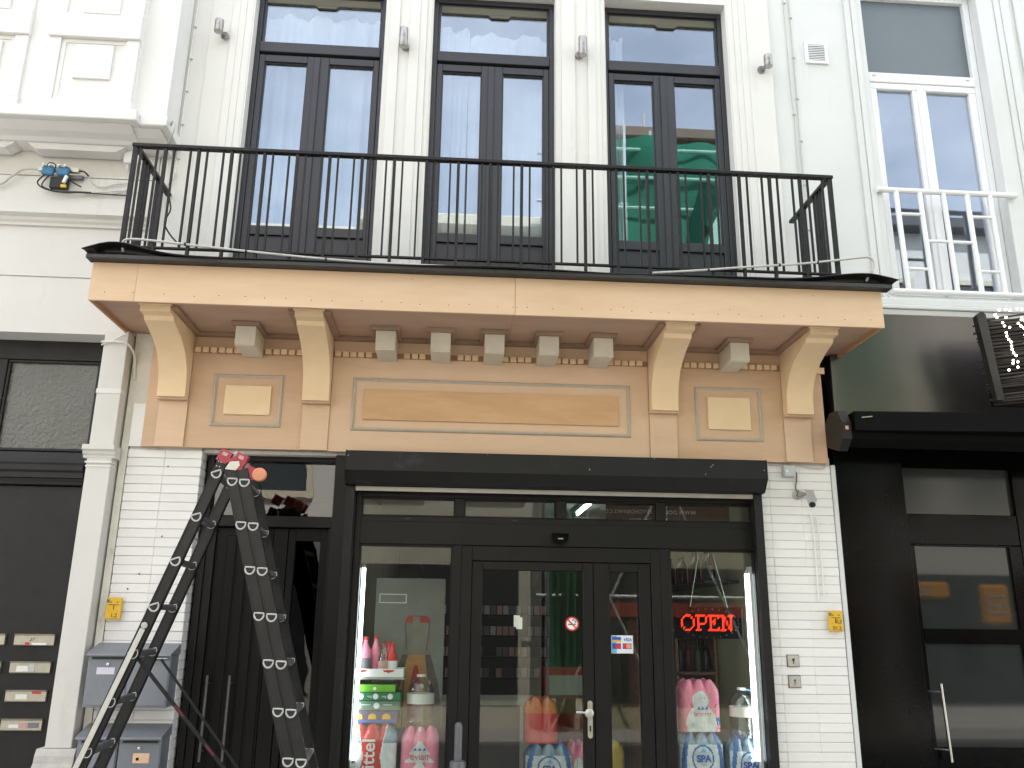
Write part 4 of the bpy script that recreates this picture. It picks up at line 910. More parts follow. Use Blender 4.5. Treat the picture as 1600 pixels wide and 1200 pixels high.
for x, lab, zt, zb in ((2.475, 'white painted cable running down bricks, further from the bar', 2.40, 1.82), (2.515, 'white painted cable running down bricks, close to the bar', 2.38, 1.86)):
    cable('painted_cable', lab, [(x-.01, -.006, zt), (x, -.007, zt-.05), (x+.004, -.007, (zt+zb)/2), (x, -.007, zb)], .0052, 'brick_paint', group='painted cables on the bricks', n=3)
# vertical cables with clips up the facade joints
def clip_cable(label, x0, z0, x1, z1, y, m_, clips, r_=.005, nm='facade_cable'):
    t = thing(nm, label, 'cable', (x0, y, z0), 'cables clipped up the facade')
    pts = []; n = 14; rr = random.Random(hash(label) % 97)
    for i in range(n+1): k = i/n; pts.append((x0+(x1-x0)*k+rr.uniform(-.004, .004), y, z0+(z1-z0)*k))
    MB().tube(pts, r_, 7).build('sheath', m_, t, True)
    for i in range(clips):
        k = (i+.5)/clips; x = x0+(x1-x0)*k; z = z0+(z1-z0)*k
        bx('clip', 'cable_grey', t, x-.006, x+.018, y-r_-.003, y+r_+.003, z-.005, z+.005, .001)
clip_cable('pale cable clipped up the house joint, lamp side', -2.105, 4.78, -2.105, 8.2, .008, 'cable_white', 12)
clip_cable('pale cable clipped up the house joint, oriel side', -2.175, 5.02, -2.19, 8.2, .008, 'cable_grey', 8)
clip_cable('grey cable clipped beside the vent grille', 2.642, 4.0, 2.648, 8.2, .022, 'cable_grey', 11)
clip_cable('thin grey wire hanging beside the vent grille cable', 2.612, 4.0, 2.60, 8.2, .024, 'cable_grey', 4, .003)
cable('facade_cable', 'cable bundle bending under the oriel cornice corner', [(-2.185, -.02, 5.03), (-2.06, -.30, 5.04), (-2.025, -.34, 4.99), (-2.05, -.3, 4.93), (-2.2, -.06, 4.905), (-2.27, -.02, 4.90)], .006, 'cable_grey')
cable('facade_cable', 'short cable end sticking out beside the railing', [(-2.10, .0, 4.80), (-2.10, -.012, 4.76), (-2.13, -.02, 4.70), (-2.19, -.015, 4.63)], .005, 'cable_grey')
# splitter and loose aerial cables on the oriel house
Y = -.066
P = thing('cable_splitter', 'blue aerial splitter with tangled cables on the white band', 'splitter', (-2.9, Y, 4.72))
MB().bar((-3.02, Y-.02, 4.735), (-2.74, Y-.02, 4.735), .03, .03).build('bar', 'slot_alu', P)
for x in (-2.94, -2.835):
    b_ = bx('splitter_block', 'blue_metal', P, x-.042, x+.042, Y-.065, Y-.036, 4.675, 4.745, .008)
    for dx in (-.02, .022): MB().lathe([(.008, 0), (.008, -.02), (.005, -.02), (.005, -.03)], (x+dx, Y-.066, 4.738), 10, 'y').build('connector', 'steel', P, True)
bx('amplifier', 'ink_black', P, -2.925, -2.80, Y-.04, Y-.003, 4.585, 4.672, .006); bx('bracket', 'rung_grey', P, -2.80, -2.71, Y-.025, Y-.004, 4.67, 4.70, .002)
MB().tube([(-2.808, Y-.05, 4.675), (-2.82, Y-.055, 4.62)], .013, 10).build('plug', 'ink_white', P, True); bx('tag', 'yellow', P, -2.835, -2.80, Y-.06, Y-.045, 4.585, 4.605)
for pts, r_, m_ in (([(-3.01, Y-.02, 4.735), (-3.12, Y-.03, 4.725), (-3.2, Y-.03, 4.66), (-3.28, Y-.02, 4.60), (-3.5, Y-.02, 4.56)], .009, 'cable_grey'),
                    ([(-2.745, Y-.02, 4.735), (-2.70, Y-.03, 4.725), (-2.665, Y-.03, 4.69)], .006, 'cable_black'),
                    ([(-2.665, Y-.03, 4.69), (-2.63, Y-.01, 4.64), (-2.56, Y-.006, 4.625), (-2.48, Y-.006, 4.65), (-2.40, Y-.006, 4.66)], .005, 'cable_grey'),
                    ([(-2.96, Y-.05, 4.68), (-3.0, Y-.05, 4.62), (-2.96, Y-.04, 4.58), (-2.86, Y-.03, 4.56), (-2.74, Y-.02, 4.57), (-2.64, Y-.01, 4.575)], .0055, 'cable_black'),
                    ([(-2.93, Y-.05, 4.675), (-2.97, Y-.045, 4.60), (-2.90, Y-.04, 4.565), (-2.80, Y-.03, 4.555), (-2.70, Y-.02, 4.565), (-2.4, Y-.006, 4.565)], .005, 'cable_black'),
                    ([(-2.82, Y-.04, 4.67), (-2.77, Y-.03, 4.64), (-2.71, Y-.02, 4.61)], .005, 'cable_black'),
                    ([(-2.64, Y-.01, 4.575), (-2.5, Y-.006, 4.57), (-2.38, Y-.006, 4.62)], .004, 'cable_grey'),
                    ([(-2.70, Y-.006, 4.575), (-2.55, Y-.006, 4.585), (-2.42, Y-.006, 4.60), (-2.30, Y-.004, 4.59)], .004, 'cable_grey'),
                    ([(-2.97, Y-.03, 4.75), (-2.94, Y-.05, 4.775), (-2.90, Y-.05, 4.765), (-2.90, Y-.04, 4.74)], .004, 'cable_black')):
    MB().tube(smooth(pts), r_, 7).build('cable', m_, P, True)
X_ = thing('terminal_box', 'white terminal box with cable glands under the oriel cornice', 'box', (-2.38, -.03, 4.8))
bx('body', 'pvc_white', X_, -2.455, -2.325, -.075, -.001, 4.83, 5.01, .006)
for x in (-2.43, -2.40, -2.37, -2.34):
    MB().lathe([(.012, 0), (.012, -.025), (.008, -.03), (.006, -.05)], (x, -.04, 4.829), 10).build('gland', 'cable_white', X_, True)
cable('pilaster_cable', 'loose white cable coiled over the pilaster top', [(-2.40, -.115, 3.45), (-2.33, -.116, 3.455), (-2.25, -.118, 3.45), (-2.215, -.10, 3.43), (-2.20, -.04, 3.38), (-2.20, -.01, 3.30), (-2.19, -.01, 3.22)], .008, 'cable_white')
cable('pilaster_cable', 'thin white cable end beside the coiled one on pilaster', [(-2.40, -.112, 3.43), (-2.32, -.114, 3.47), (-2.27, -.11, 3.50), (-2.255, -.05, 3.525)], .005, 'cable_white')
cable('rag', 'stray black strap hanging from the railing end', [(-2.09, -.10, 4.56), (-2.07, -.09, 4.46), (-2.10, -.09, 4.36), (-2.06, -.06, 4.28), (-2.0, -.03, 4.22)], .006, 'cable_black')
# steel post before the shop door
Zp = thing('steel_post', 'round topped grey steel post in front of the shop door', 'post', (.07, -.6, 0))
MB().lathe([(.022, 0), (.022, 1.085), (.019, 1.098), (.011, 1.107), (.002, 1.11)], (.07, -.6, 0), 18).build('tube', 'post_grey', Zp, True)
MB().lathe([(.045, 0), (.045, .895), (.040, .905), (.024, .91)], (.07, -.6, 0), 18).build('sleeve', 'post_grey', Zp, True)
# ------------------------------------------------------------------ inside the shop
m = MB(); m.box(-.70, -.64, .14, 5.2, 0, 2.75); m.box(2.125, 2.18, .14, 5.2, 0, 2.75); m.box(-.70, 2.18, 5.2, 5.3, 0, 2.75)
struct('shop_wall', m, 'shop_wall')
struct('shop_ceiling', MB().box(-.64, 2.125, .14, 5.2, 2.66, 2.74), 'shop_ceiling'); struct('shop_floor', MB().box(-.64, 2.125, .14, 5.2, .002, .03), 'shop_floor')
def tube_light(label, p, q, en, base=None):
    t = thing('tube_light', label, 'lamp', p, 'fluorescent tubes in the shop')
    MB().tube([p, q], .0125, 12).build('tube', en, t, True)
    d = (Vector(q)-Vector(p)).normalized()
    MB().tube([Vector(p)-d*.02, p], .013, 10).build('end_cap', 'alu', t); MB().tube([q, Vector(q)+d*.02], .013, 10).build('end_cap', 'alu', t)
    if base: bx('batten', 'ink_white', t, *base, .003)
tube_light('upright lit tube in the shop window with the poster', (-.585, .165, 2.0), (-.585, .165, .80), 'tube_lit')
tube_light('upright lit tube beside the open sign', (2.048, .170, 2.0), (2.048, .170, .80), 'tube_lit', (2.066, 2.12, .16, .23, .72, 2.05))
tube_light('ceiling tube seen through the strip window over the shop door', (1.13, .75, 2.61), (1.13, 1.95, 2.61), 'tube_lit', (1.10, 1.16, .70, 2.0, 2.626, 2.659))
tube_light('ceiling tube deep inside the shop', (1.13, 2.6, 2.61), (1.13, 3.8, 2.61), 'tube_lit', (1.10, 1.16, 2.55, 3.85, 2.626, 2.659))
# open sign
OS = thing('open_sign', 'lit red dotted sign reading OPEN hanging in the window', 'sign', (1.8, .22, 1.6))
bx('panel', 'gloss_black', OS, 1.545, 2.03, .225, .245, 1.565, 1.775, .004)
FONT = {'O': ("..###..", ".#...#.", "#.....#", "#.....#", "#.....#", "#.....#", ".#...#.", "..###.."), 'P': ("#####.", ".#...#", ".#...#", ".#...#", ".####.", ".#....", ".#....", "###..."), 'E': ("######", ".#...#", ".#.#..", ".###..", ".#.#..", ".#....", ".#...#", "######"), 'N': ("##..###", ".##..#.", ".##..#.", ".#.#.#.", ".#.#.#.", ".#..##.", ".#..##.", "###..#.")}
lm = MB(); x = 1.592; pz = .0136; pw_ = .0137
for ch in 'OPEN':
    g_ = FONT[ch]
    for r_i, row in enumerate(g_):
        for c_i, q in enumerate(row):
            if q == '#':
                for ddx in (0, .0065): lm.lathe([(.0029, 0), (.0029, -.003), (.0015, -.005)], (x+c_i*pw_+ddx*1.05, .2248, 1.714-r_i*pz+ddx*1.05), 6, 'y')
    x += (len(g_[0])+.35)*pw_
tag(lm.build('red_lights', 'led_red', OS), kind='stuff')
dm_ = MB()
for i in range(26):
    a = 2*math.pi*i/26; dm_.lathe([(.0022, 0), (.0022, -.003)], (1.788+.205*math.cos(a), .2248, 1.667+.095*math.sin(a)), 5, 'y')
tag(dm_.build('unlit_lights', 'box_grey', OS), kind='stuff')
for x, xt in ((1.66, 1.735), (1.925, 1.84)): MB().tube([(x, .235, 1.775), (xt, .235, 2.13)], .0022, 5).build('hanging_wire', 'ink_white', OS)
# poster
PO = thing('poster', 'grey poster of a giant swing top bottle with red cap', 'poster', (-.28, .6, 1.1))
bx('sheet', 'poster_grey', PO, -.53, -.035, .580, .586, .95, 1.955)
def flat(nm, pts, m_, y): MB().prism(pts, 'y', y, y+.0012).build(nm, m_, PO)
cx = -.225
flat('bottle_body', [(cx-.21, .95), (cx-.20, 1.08), (cx-.155, 1.25), (cx-.10, 1.43), (cx+.10, 1.43), (cx+.155, 1.25), (cx+.185, 1.08), (cx+.187, .95)], 'poster_dark', .577)
flat('drink', [(cx-.16, .95), (cx-.15, 1.08), (cx-.10, 1.25), (cx-.06, 1.43), (cx+.06, 1.43), (cx+.085, 1.25), (cx+.12, 1.08), (cx+.13, .95)], 'poster_orange', .575)
flat('stripe', [(cx-.05, .95), (cx-.035, 1.25), (cx-.012, 1.36), (cx+.012, 1.36), (cx+.035, 1.25), (cx+.055, .95)], 'poster_red', .573)
flat('neck', [(cx-.098, 1.43), (cx-.085, 1.52), (cx-.078, 1.60), (cx-.082, 1.66), (cx+.082, 1.66), (cx+.078, 1.60), (cx+.085, 1.52), (cx+.098, 1.43)], 'poster_beige', .5755)
flat('cap', [(cx-.086, 1.648), (cx-.086, 1.675), (cx-.062, 1.695), (cx+.062, 1.695), (cx+.086, 1.675), (cx+.086, 1.648)], 'poster_red', .573)
flat('cap_label', [(cx-.038, 1.60), (cx-.034, 1.690), (cx+.018, 1.690), (cx+.018, 1.60)], 'poster_beige', .571)
for sx in (-1, 1): flat('swing_wire', [(cx+sx*.083, 1.65), (cx+sx*.076, 1.56), (cx+sx*.066, 1.46), (cx+sx*.070, 1.46), (cx+sx*.082, 1.56), (cx+sx*.089, 1.65)], 'poster_dark', .573)
MB().frame(-.505, -.31, 1.78, 1.845, .007, .573, .576).build('text_frame', 'paper', PO)
# goods
def pack(name, label, x0, x1, yf, dep, z0, z1, nb, fn, mats, lobe=.010, group='wrapped bottle packs in the shop window', shoulder=.72, caps=None):
    """shrink-wrapped block of bottles; fn(u 0..1 across front, v 0..1 up, front) -> material index"""
    t = thing(name, label, 'bottle pack', ((x0+x1)/2, yf+dep/2, z0), group); m = MB(); N, M_ = 150, 48; cxx, cyy = (x0+x1)/2, yf+dep/2; vs = []; rr = random.Random(int(x0*100)+int(z0*10)+50)
    dense = []
    for i in range(1440):
        a = 2*math.pi*i/1440; ca, sa = math.cos(a), math.sin(a); dense.append((math.copysign(abs(ca)**.36, ca), math.copysign(abs(sa)**.36, sa)))
    wx, wy = (x1-x0)/2, dep/2; cum = [0.]
    for i in range(1440): p_, q_ = dense[i], dense[(i+1) % 1440]; cum.append(cum[-1]+math.hypot((p_[0]-q_[0])*wx, (p_[1]-q_[1])*wy))
    ring = []; k_ = 0
    for i in range(N):
        while cum[k_+1] < cum[-1]*i/N: k_ += 1
        ring.append(dense[k_])
    for j in range(M_+1):
        v = j/M_; sh = max(0, (v-shoulder)/(1-shoulder)); k = 1-.30*sh**1.6; lb = lobe*(1+1.6*sh)
        for i in range(N):
            px, py = ring[i]; ux = abs(math.sin((px*.5+.5)*math.pi*nb)); uy = abs(math.sin((py*.5+.5)*math.pi*2))
            lobeamt = lb*(ux**.6-1)*abs(py)**2; lobex = lb*(uy**.6-1)*abs(px)**2
            dz = -.045*sh*(1-ux**.7)*(.4+.6*abs(py))
            vs.append((cxx+px*(wx*(1-(1-k)*.55)+lobex), cyy+py*(wy*(1-(1-k)*.75)+lobeamt)+rr.uniform(-.0007, .0007), z0+(z1-z0)*v+dz))
    for j in range(M_):
        for i in range(N):
            q = (j*N+i, j*N+(i+1) % N, (j+1)*N+(i+1) % N, (j+1)*N+i)
            c_ = sum((Vector(vs[e]) for e in q), Vector())/4
            m.add([], []); m.f.append(q); m.mi.append(fn((c_.x-x0)/(x1-x0), (c_.z-z0)/(z1-z0), c_.y < cyy-.3*dep))
    m.v = vs; m.f.append(tuple(range(M_*N, M_*N+N))); m.mi.append(fn(.5, 1, False)); m.f.append(tuple(range(N-1, -1, -1))); m.mi.append(0)
    m.build('wrap', mats, t, True)
    if caps:
        for i in range(nb):
            for yy in (.3, .7):
                xx = x0+(x1-x0)*(.12+.76*(i+.5)/nb); MB().lathe([(.013, 0), (.014, .012), (.013, .018)], (xx, yf+dep*yy, z1-.004), 10).build('cap', caps, t, True)
    return t
BASE = .62
# display plinths
bx_ = thing('display_plinth', 'dark display plinth under the poster window goods', 'plinth', (-.3, .4, 0)); bx('top', 'shop_black', bx_, -.63, .01, .15, .64, BASE-.03, BASE-.002, .003); bx('front', 'shop_black', bx_, -.63, .01, .155, .18, .03, BASE-.031)
bx_ = thing('display_plinth', 'dark display plinth under the open sign window goods', 'plinth', (1.8, .4, 0)); bx('top', 'shop_black', bx_, 1.48, 2.12, .15, .60, BASE-.03, BASE-.002, .003); bx('front', 'shop_black', bx_, 1.48, 2.12, .155, .18, .03, BASE-.031)
def f_vittel(u, v, fr):
    c = .5+.0*v; wdt = .17+.12*abs(v-.45)**1.2*2
    if fr and abs(u-c) < wdt: return 0
    if fr and abs(u-c) < wdt+.02: return 1
    if fr and .15 < v < .66: return 1
    return 2
tv = pack('water_pack', 'red wrapped water pack lettered Vittel on its side', -.635, -.315, .19, .20, .66, 1.015, 3, f_vittel, ['film_red', 'film_white', 'film_blue'])
text('brand_text', 'Vittel', 'ink_white', tv, -.455, .176, .675, .115, rotz=R_(90), align='LEFT', bold=.002)
def f_evian(u, v, fr):
    if fr:
        h = .75-v
        for zt, hw, hb in ((.77, .27, .27), (.60, .42, .25), (.40, .46, .40)):
            if zt-hb < v < zt and abs(u-.5) < hw*(zt-v)/hb: return 1
    return 0
te = pack('water_pack', 'pink wrapped water pack lettered evian with a white tree', -.290, -.042, .19, .20, .66, 1.0, 3, f_evian, ['film_pink', 'film_white'])
text('brand_text', 'evian', 'ink_red', te, -.166, .176, .80, .058); 
for dx in (-.03, 0, .03): MB().prism([(-.166+dx-.012, .855), (-.166+dx, .872), (-.166+dx+.012, .855)], 'y', .175, .1765).build('peak_mark', 'ink_blue', te)
bx('price_tag', 'ink_pale', te, -.178, -.160, .184, .186, .965, .995)
def f_snow(u, v, fr):
    if fr:
        if (u-.5)**2*1.0+((v-.60)*1.25)**2 < .042: return 1
        if (u-.5)**2+((v-.16)*1.05)**2 < .135: return 1
        if .60 < u and .12 < v < .27 and u > .62-.1*(v-.12): return 2
    return 0
ts = pack('water_pack', 'pink wrapped water pack with a white snowman shape in front', 1.555, 1.832, .19, .20, .972, 1.302, 3, f_snow, ['film_pink', 'film_white', 'ink_blue'])
text('slogan', 'brrrrrr', 'ink_red', ts, 1.700, .176, 1.072, .042); text('volume_text', '1,5 L', 'ink_white', ts, 1.785, .1745, 1.022, .026)
for dx in (-.026, 0, .026): MB().prism([(1.70+dx-.011, 1.112), (1.70+dx, 1.134), (1.70+dx+.011, 1.112)], 'y', .175, .1765).build('peak_mark', 'ink_blue', ts)
for dx in (-.008, .014): bx('eye', 'ink_black', ts, 1.70+dx-.002, 1.70+dx+.002, .175, .1765, 1.182, 1.188)
for dx, dz in ((-.075, 1), (.085, -1)): MB().bar((1.70+dx-.008, .176, 1.135+.012*dz), (1.70+dx+.008, .176, 1.135-.012*dz), .004, .002).build('arm_mark', 'ink_black', ts)
bx('barcode', 'box_grey', ts, 1.618, 1.645, .1758, .1772, 1.0, 1.03)
def f_spa(u, v, fr):
    if fr:
        d = math.hypot((u-.5)*1., (v-.47)*.9)
        if d < .215: return 1
        if d < .25: return 2
        if abs(abs(u-.5)-.42+.25*(v-.3)**2) < .05: return 2
        if .08 < v < .75: return 1
    return 0
def spa(label, x0, x1, z0, z1, yf=.19):
    t = pack('water_pack', label, x0, x1, yf, .20, z0, z1, 3, f_spa, ['film_blue', 'film_white', 'film_deep'], caps='ink_blue')
    xc, zc = (x0+x1)/2, z0+(z1-z0)*.47
    text('brand_text', 'SPA', 'ink_blue', t, xc, yf-.014, zc-.018, .058, bold=.0025); text('small_text', 'reine', 'ink_blue', t, xc, yf-.014, zc-.04, .016)
    MB().prism([(xc-.026, zc+.035), (xc, zc+.068), (xc+.026, zc+.035), (xc+.012, zc+.042), (xc, zc+.036), (xc-.012, zc+.042)], 'y', yf-.015, yf-.0135).build('emblem', 'ink_lightblue', t)
spa('blue and white SPA pack carrying the pink snowman pack', 1.545, 1.842, .665, .970)
spa('blue and white SPA pack carrying a large water bottle', 1.882, 2.135 - .01, .625, .928)
def f_pack2(u, v, fr): return 1 if fr and math.hypot(u-.5, v-.45) < .22 else 0
pack('water_pack', 'red orange pack standing deep behind the door glass', .56, .80, .72, .2, .83, 1.14, 2, lambda u, v, fr: 0 if v > .65 else 1, ['film_orange', 'film_red'], group='wrapped bottle packs behind the shop door')
spa('blue and white SPA pack on the floor stack behind door', .56, .90, .53, .83, .68)
pack('water_pack', 'pink pack beside the SPA pack behind the door', .87, 1.02, .74, .2, .53, .84, 2, f_pack2, ['film_pink', 'film_white'], group='wrapped bottle packs behind the shop door')
pack('yellow_pack', 'yellow wrapped pack behind the narrow door pane', 1.15, 1.275, .7, .2, .55, .845, 1, lambda u, v, fr: 0, ['film_yellow'], group='wrapped bottle packs behind the shop door')
st_ = thing('stacking_base', 'dark stacking base behind the shop door', 'plinth', (.9, .8, 0)); bx('box', 'dark_room', st_, .53, 1.30, .66, .98, .03, .525, .004)
def big_bottle(label, x, y, z0, h, r_, handle=False):
    t = thing('water_bottle', label, 'bottle', (x, y, z0), 'large water bottles in the shop window')
    pr = [(r_*.9, 0), (r_, .02)]
    for i in range(10): zz = .03+.016*i; pr += [(r_, zz), (r_*.965, zz+.008)]
    pr += [(r_, h*.60), (r_, h*.66), (r_*.93, h*.74), (r_*.75, h*.84), (r_*.45, h*.91), (r_*.27, h*.94), (r_*.27, h*.965)]
    MB().lathe(pr, (x, y, z0), 24).build('bottle', 'plastic_clear', t, True)
    MB().lathe([(r_*1.012, h*.42), (r_*1.012, h*.62)], (x, y, z0), 24).build('label', 'paper', t, True)
    MB().lathe([(r_*.34, h*.955), (r_*.34, h*1.0)], (x, y, z0), 14).build('cap', 'ink_white', t, True)
    if handle: MB().tube(smooth([(x, y, z0+h*.955), (x+r_*.6, y-.01, z0+h*.95), (x+r_*.95, y-.01, z0+h*.82), (x+r_*.99, y-.01, z0+h*.66)]), .006, 7).build('handle', 'ink_lightblue', t, True)
big_bottle('large clear water bottle standing on the pink evian pack', -.176, .285, 1.002, .312, .090)
big_bottle('large clear water bottle with blue handle on a SPA pack', 2.005, .285, .930, .315, .088, True)
# cartons on the poster side
def carton(label, x0, x1, z0, z1, m_, dots=(), y0=.20, y1=.42, grp='drink cartons stacked in the shop window'):
    t = thing('carton', label, 'carton', ((x0+x1)/2, .3, z0), grp); bx('box', m_, t, x0, x1, y0, y1, z0, z1, .003)
    for dx, r_, dm in dots: MB().lathe([(r_, 0), (r_, -.0012)], (x0+dx, y0-.0004, (z0+z1)/2), 16, 'y').build('print_disc', dm, t)
    return t
c_ = carton('purple carton with yellow fruit pictures', -.632, -.318, 1.018, 1.092, 'carton_purple')
for dx in (.06, .15, .24): MB().prism([(-.632+dx-.028, 1.040), (-.632+dx-.024, 1.065), (-.632+dx, 1.078), (-.632+dx+.024, 1.065), (-.632+dx+.028, 1.040)], 'y', .1982, .1996).build('fruit_print', 'yellow', c_)
bx('print_band', 'ink_blue', c_, -.625, -.33, .1985, .1998, 1.021, 1.036)
c_ = carton('grey green carton with pale round prints', -.628, -.305, 1.094, 1.152, 'carton_green2', ((.05, .021, 'ink_pale'), (.17, .019, 'ink_pale')))
for dx in (.095, .235): bx('print_line', 'ink_pale', c_, -.628+dx-.02, -.628+dx+.035, .1986, .1998, 1.126, 1.131)
c_ = carton('dark green carton lettered VEG', -.622, -.303, 1.154, 1.205, 'carton_green', ((.06, .018, 'ink_pale'), (.155, .018, 'ink_pale'), (.25, .018, 'ink_pale')))
for dx in (.025, .115, .21): text('print_text', 'veg', 'ink_pale', c_, -.622+dx, .1988, 1.174, .022)
carton('bright light green carton on top of the carton stack', -.615, -.342, 1.207, 1.253, 'carton_lime', ((.14, .011, 'ink_pale'),))
t = thing('display_tray', 'white tray with two red shield prints holding small bottles', 'tray', (-.47, .3, 1.3))
m = MB(); m.box(-.632, -.292, .20, .42, 1.300, 1.308); m.box(-.632, -.292, .20, .206, 1.308, 1.352); m.box(-.632, -.292, .414, .42, 1.308, 1.352); m.box(-.632, -.626, .206, .414, 1.308, 1.352); m.box(-.298, -.292, .206, .414, 1.308, 1.352)
m.build('tray', 'ink_white', t)
for x in (-.57, -.39): MB().prism([(x-.04, 1.344), (x+.04, 1.344), (x+.03, 1.333), (x+.006, 1.329), (x, 1.322), (x-.006, 1.329), (x-.03, 1.333)], 'y', .1982, .1996).build('shield_print', 'ink_red', t)
for x, lab in ((-.565, 'near'), (-.36, 'far')): pass
sh_ = thing('glass_shelf', 'thin shelf carrying the white tray', 'shelf', (-.47, .3, 1.28)); bx('board', 'alu_strip', sh_, -.638, -.285, .20, .43, 1.285, 1.298)
for x in (-.63, -.30): MB().tube([(x, .425, BASE), (x, .425, 1.285)], .006, 6).build('support', 'rung_grey', sh_)
def small_bottle(x, y, z, h, r_, m_, capm, label, grp='small bottles on the white tray', lm_=None):
    t = thing('small_bottle', label, 'bottle', (x, y, z), grp)
    MB().lathe([(r_*.92, 0), (r_, .01), (r_, h*.5), (r_*.93, h*.62), (r_*.5, h*.78), (r_*.36, h*.85), (r_*.36, h*.93)], (x, y, z), 14).build('bottle', m_, t, True)
    MB().lathe([(r_*.42, h*.92), (r_*.42, h)], (x, y, z), 10).build('cap', capm, t, True)
    if lm_: MB().lathe([(r_*1.02, h*.15), (r_*1.02, h*.45)], (x, y, z), 14).build('label', lm_, t, True)
    return t
for i, (x, y, m_, cp, lab, lm_, h) in enumerate(((-.555, .25, 'film_pink', 'ink_red', 'wide pink bottle with red cap on the white tray', 'ink_dull', .245), (-.49, .30, 'film_pink', 'ink_red', 'pink bottle behind the wide pink one on the tray', None, .25), (-.43, .25, 'plastic_clear', 'ink_red', 'clear bottle with a paper label on the white tray', 'pink_dull', .20), (-.375, .26, 'film_red', 'ink_red', 'red and white bottle at the tray end', 'ink_white', .205), (-.40, .33, 'film_red', 'ink_red', 'red bottle behind the clear one on the tray', 'ink_white', .215))):
    small_bottle(x, y, 1.309, h, .036 if i else .044, m_, cp, lab, lm_=lm_)
# banner inside the strip window (print faces in, so the street reads it reversed)
BN = thing('banner', 'dark red banner with reversed web address behind the strip window', 'banner', (1.45, .5, 2.3))
bx('sheet', 'banner_red', BN, 1.13, 2.06, .50, .506, 2.335, 2.535)
text('web_address', 'WWW.DOUBLEDUTCHDRINKS.COM', 'ink_white', BN, 1.445, .4992, 2.445, .041, mirror=True, spacing=1.08)
text('slogan', 'Premium Tonic Waters', 'ink_white', BN, 1.445, .4992, 2.392, .030, mirror=True)
# wall shelf of wine bottles along the side wall, wooden shelves, counter, cigarette rack
def bottle_mesh(h, r_, m_, nm): return MB().lathe([(r_*.92, 0), (r_, .008), (r_, h*.58), (r_*.85, h*.68), (r_*.38, h*.80), (r_*.34, h*.97), (r_*.38, h*.975), (r_*.38, h)], (0, 0, 0), 10).mesh(nm, m_, True)
bms = [bottle_mesh(.24, .034, 'bottle_dark', 'wine'), bottle_mesh(.235, .034, 'bottle_green', 'wine'), bottle_mesh(.23, .034, 'bottle_red', 'wine')]
WS = thing('wall_shelf', 'dark shelf of bottles along the side wall near the ceiling', 'shelf', (2.0, 1.2, 1.98)); bx('board', 'shop_black', WS, 1.86, 2.12, .55, 2.9, 1.955, 1.975)
for i in range(17):
    o = place('bottle', bms[(i*7) % 3], None, (1.93+.02*(i % 3), .60+.132*i, 1.976)); tag(o, ('black', 'dark green', 'dark red')[(i*7) % 3]+' wine bottle standing in the row on the high wall shelf', 'bottle', ('black', 'green', 'red')[(i*7) % 3]+' wine bottles on the high wall shelf')
SH = thing('wooden_shelf', 'wooden shelf unit with bottles behind the open sign', 'shelf', (1.8, 1.3, 0))
for x in (1.48, 1.78, 2.09): bx('upright', 'shelf_wood', SH, x, x+.022, 1.15, 1.5, .03, 1.70)
for z in (.62, .95, 1.28, 1.60): bx('shelf_board', 'shelf_wood', SH, 1.504, 2.09, 1.15, 1.5, z, z+.02)
bx('back', 'shelf_wood', SH, 1.48, 2.112, 1.501, 1.512, .03, 1.70)
for z in (.64, .97, 1.30):
    for i in range(8):
        o = place('bottle', bms[(i*5+int(z*10)) % 3], None, (1.545+.073*i, 1.24+.03*(i % 2), z)); ci = (i*5+int(z*10)) % 3; tag(o, ('black', 'dark green', 'dark red')[ci]+' bottle on the '+{.64: 'lowest', .97: 'middle', 1.30: 'highest'}[z]+' level of the wooden shelf unit', 'bottle', ('black', 'green', 'red')[ci]+' bottles on the wooden shelf, '+{.64: 'lowest', .97: 'middle', 1.30: 'highest'}[z]+' level')
CR = thing('cigarette_rack', 'dark wall rack with rows of small packets behind the counter', 'rack', (.5, 3.2, 1))
bx('back', 'dark_room', CR, -.3, 1.0, 3.24, 3.28, .9, 2.25)
for z in (1.12, 1.32, 1.52, 1.72): bx('shelf', 'shop_black', CR, -.3, 1.0, 3.10, 3.238, z, z+.015)
for z in (1.136, 1.336, 1.536, 1.736):
    pk = MB(); rr = random.Random(int(z*100))
    for i in range(20):
        if rr.random() < .85: pk.box(-.28+.063*i, -.28+.063*i+.052, 3.12, 3.15, z, z+.085, 0, rr.randrange(4))
    tag(pk.build('packets', ['box_grey', 'ink_dull', 'pink_dull', 'frame_dark'], CR), kind='stuff')
CT = thing('counter', 'pale shop counter with a dark glass front', 'counter', (.4, 2.2, 0)); bx('top', 'paper', CT, -.4, .78, 1.9, 2.5, .98, 1.02, .004); bx('body', 'counter_grey', CT, -.4, .78, 1.95, 2.48, .03, .979); bx('side_panel', 'paper', CT, .62, .70, 1.93, 1.949, .03, .979)
FR = thing('drinks_fridge', 'red fronted drinks fridge beside the counter', 'fridge', (1.2, 2.6, 0)); bx('body', 'ink_red', FR, .90, 1.42, 2.4, 2.95, .03, 1.25, .01); bx('glass_front', 'glass_old', FR, .94, 1.38, 2.39, 2.399, .2, 1.0); bx('header', 'paper', FR, .92, 1.40, 2.388, 2.3995, 1.03, 1.2)
BG_ = thing('dark_lump', 'lumpy dark shapes seen through the fanlight over the ladder', 'lump', (-1.2, .4, 2.33))  # dark lumps stand in for unidentified silhouettes
for x, z, r_ in ((-1.26, 2.39, .065), (-1.16, 2.40, .07), (-1.08, 2.38, .05), (-1.22, 2.47, .045)):
    MB().lathe([(r_*math.sin(math.pi*i/8)+.001, -r_*1.05*math.cos(math.pi*i/8)) for i in range(9)], (x, .32, z-.0), 14).build('lump', 'felt', BG_, True)
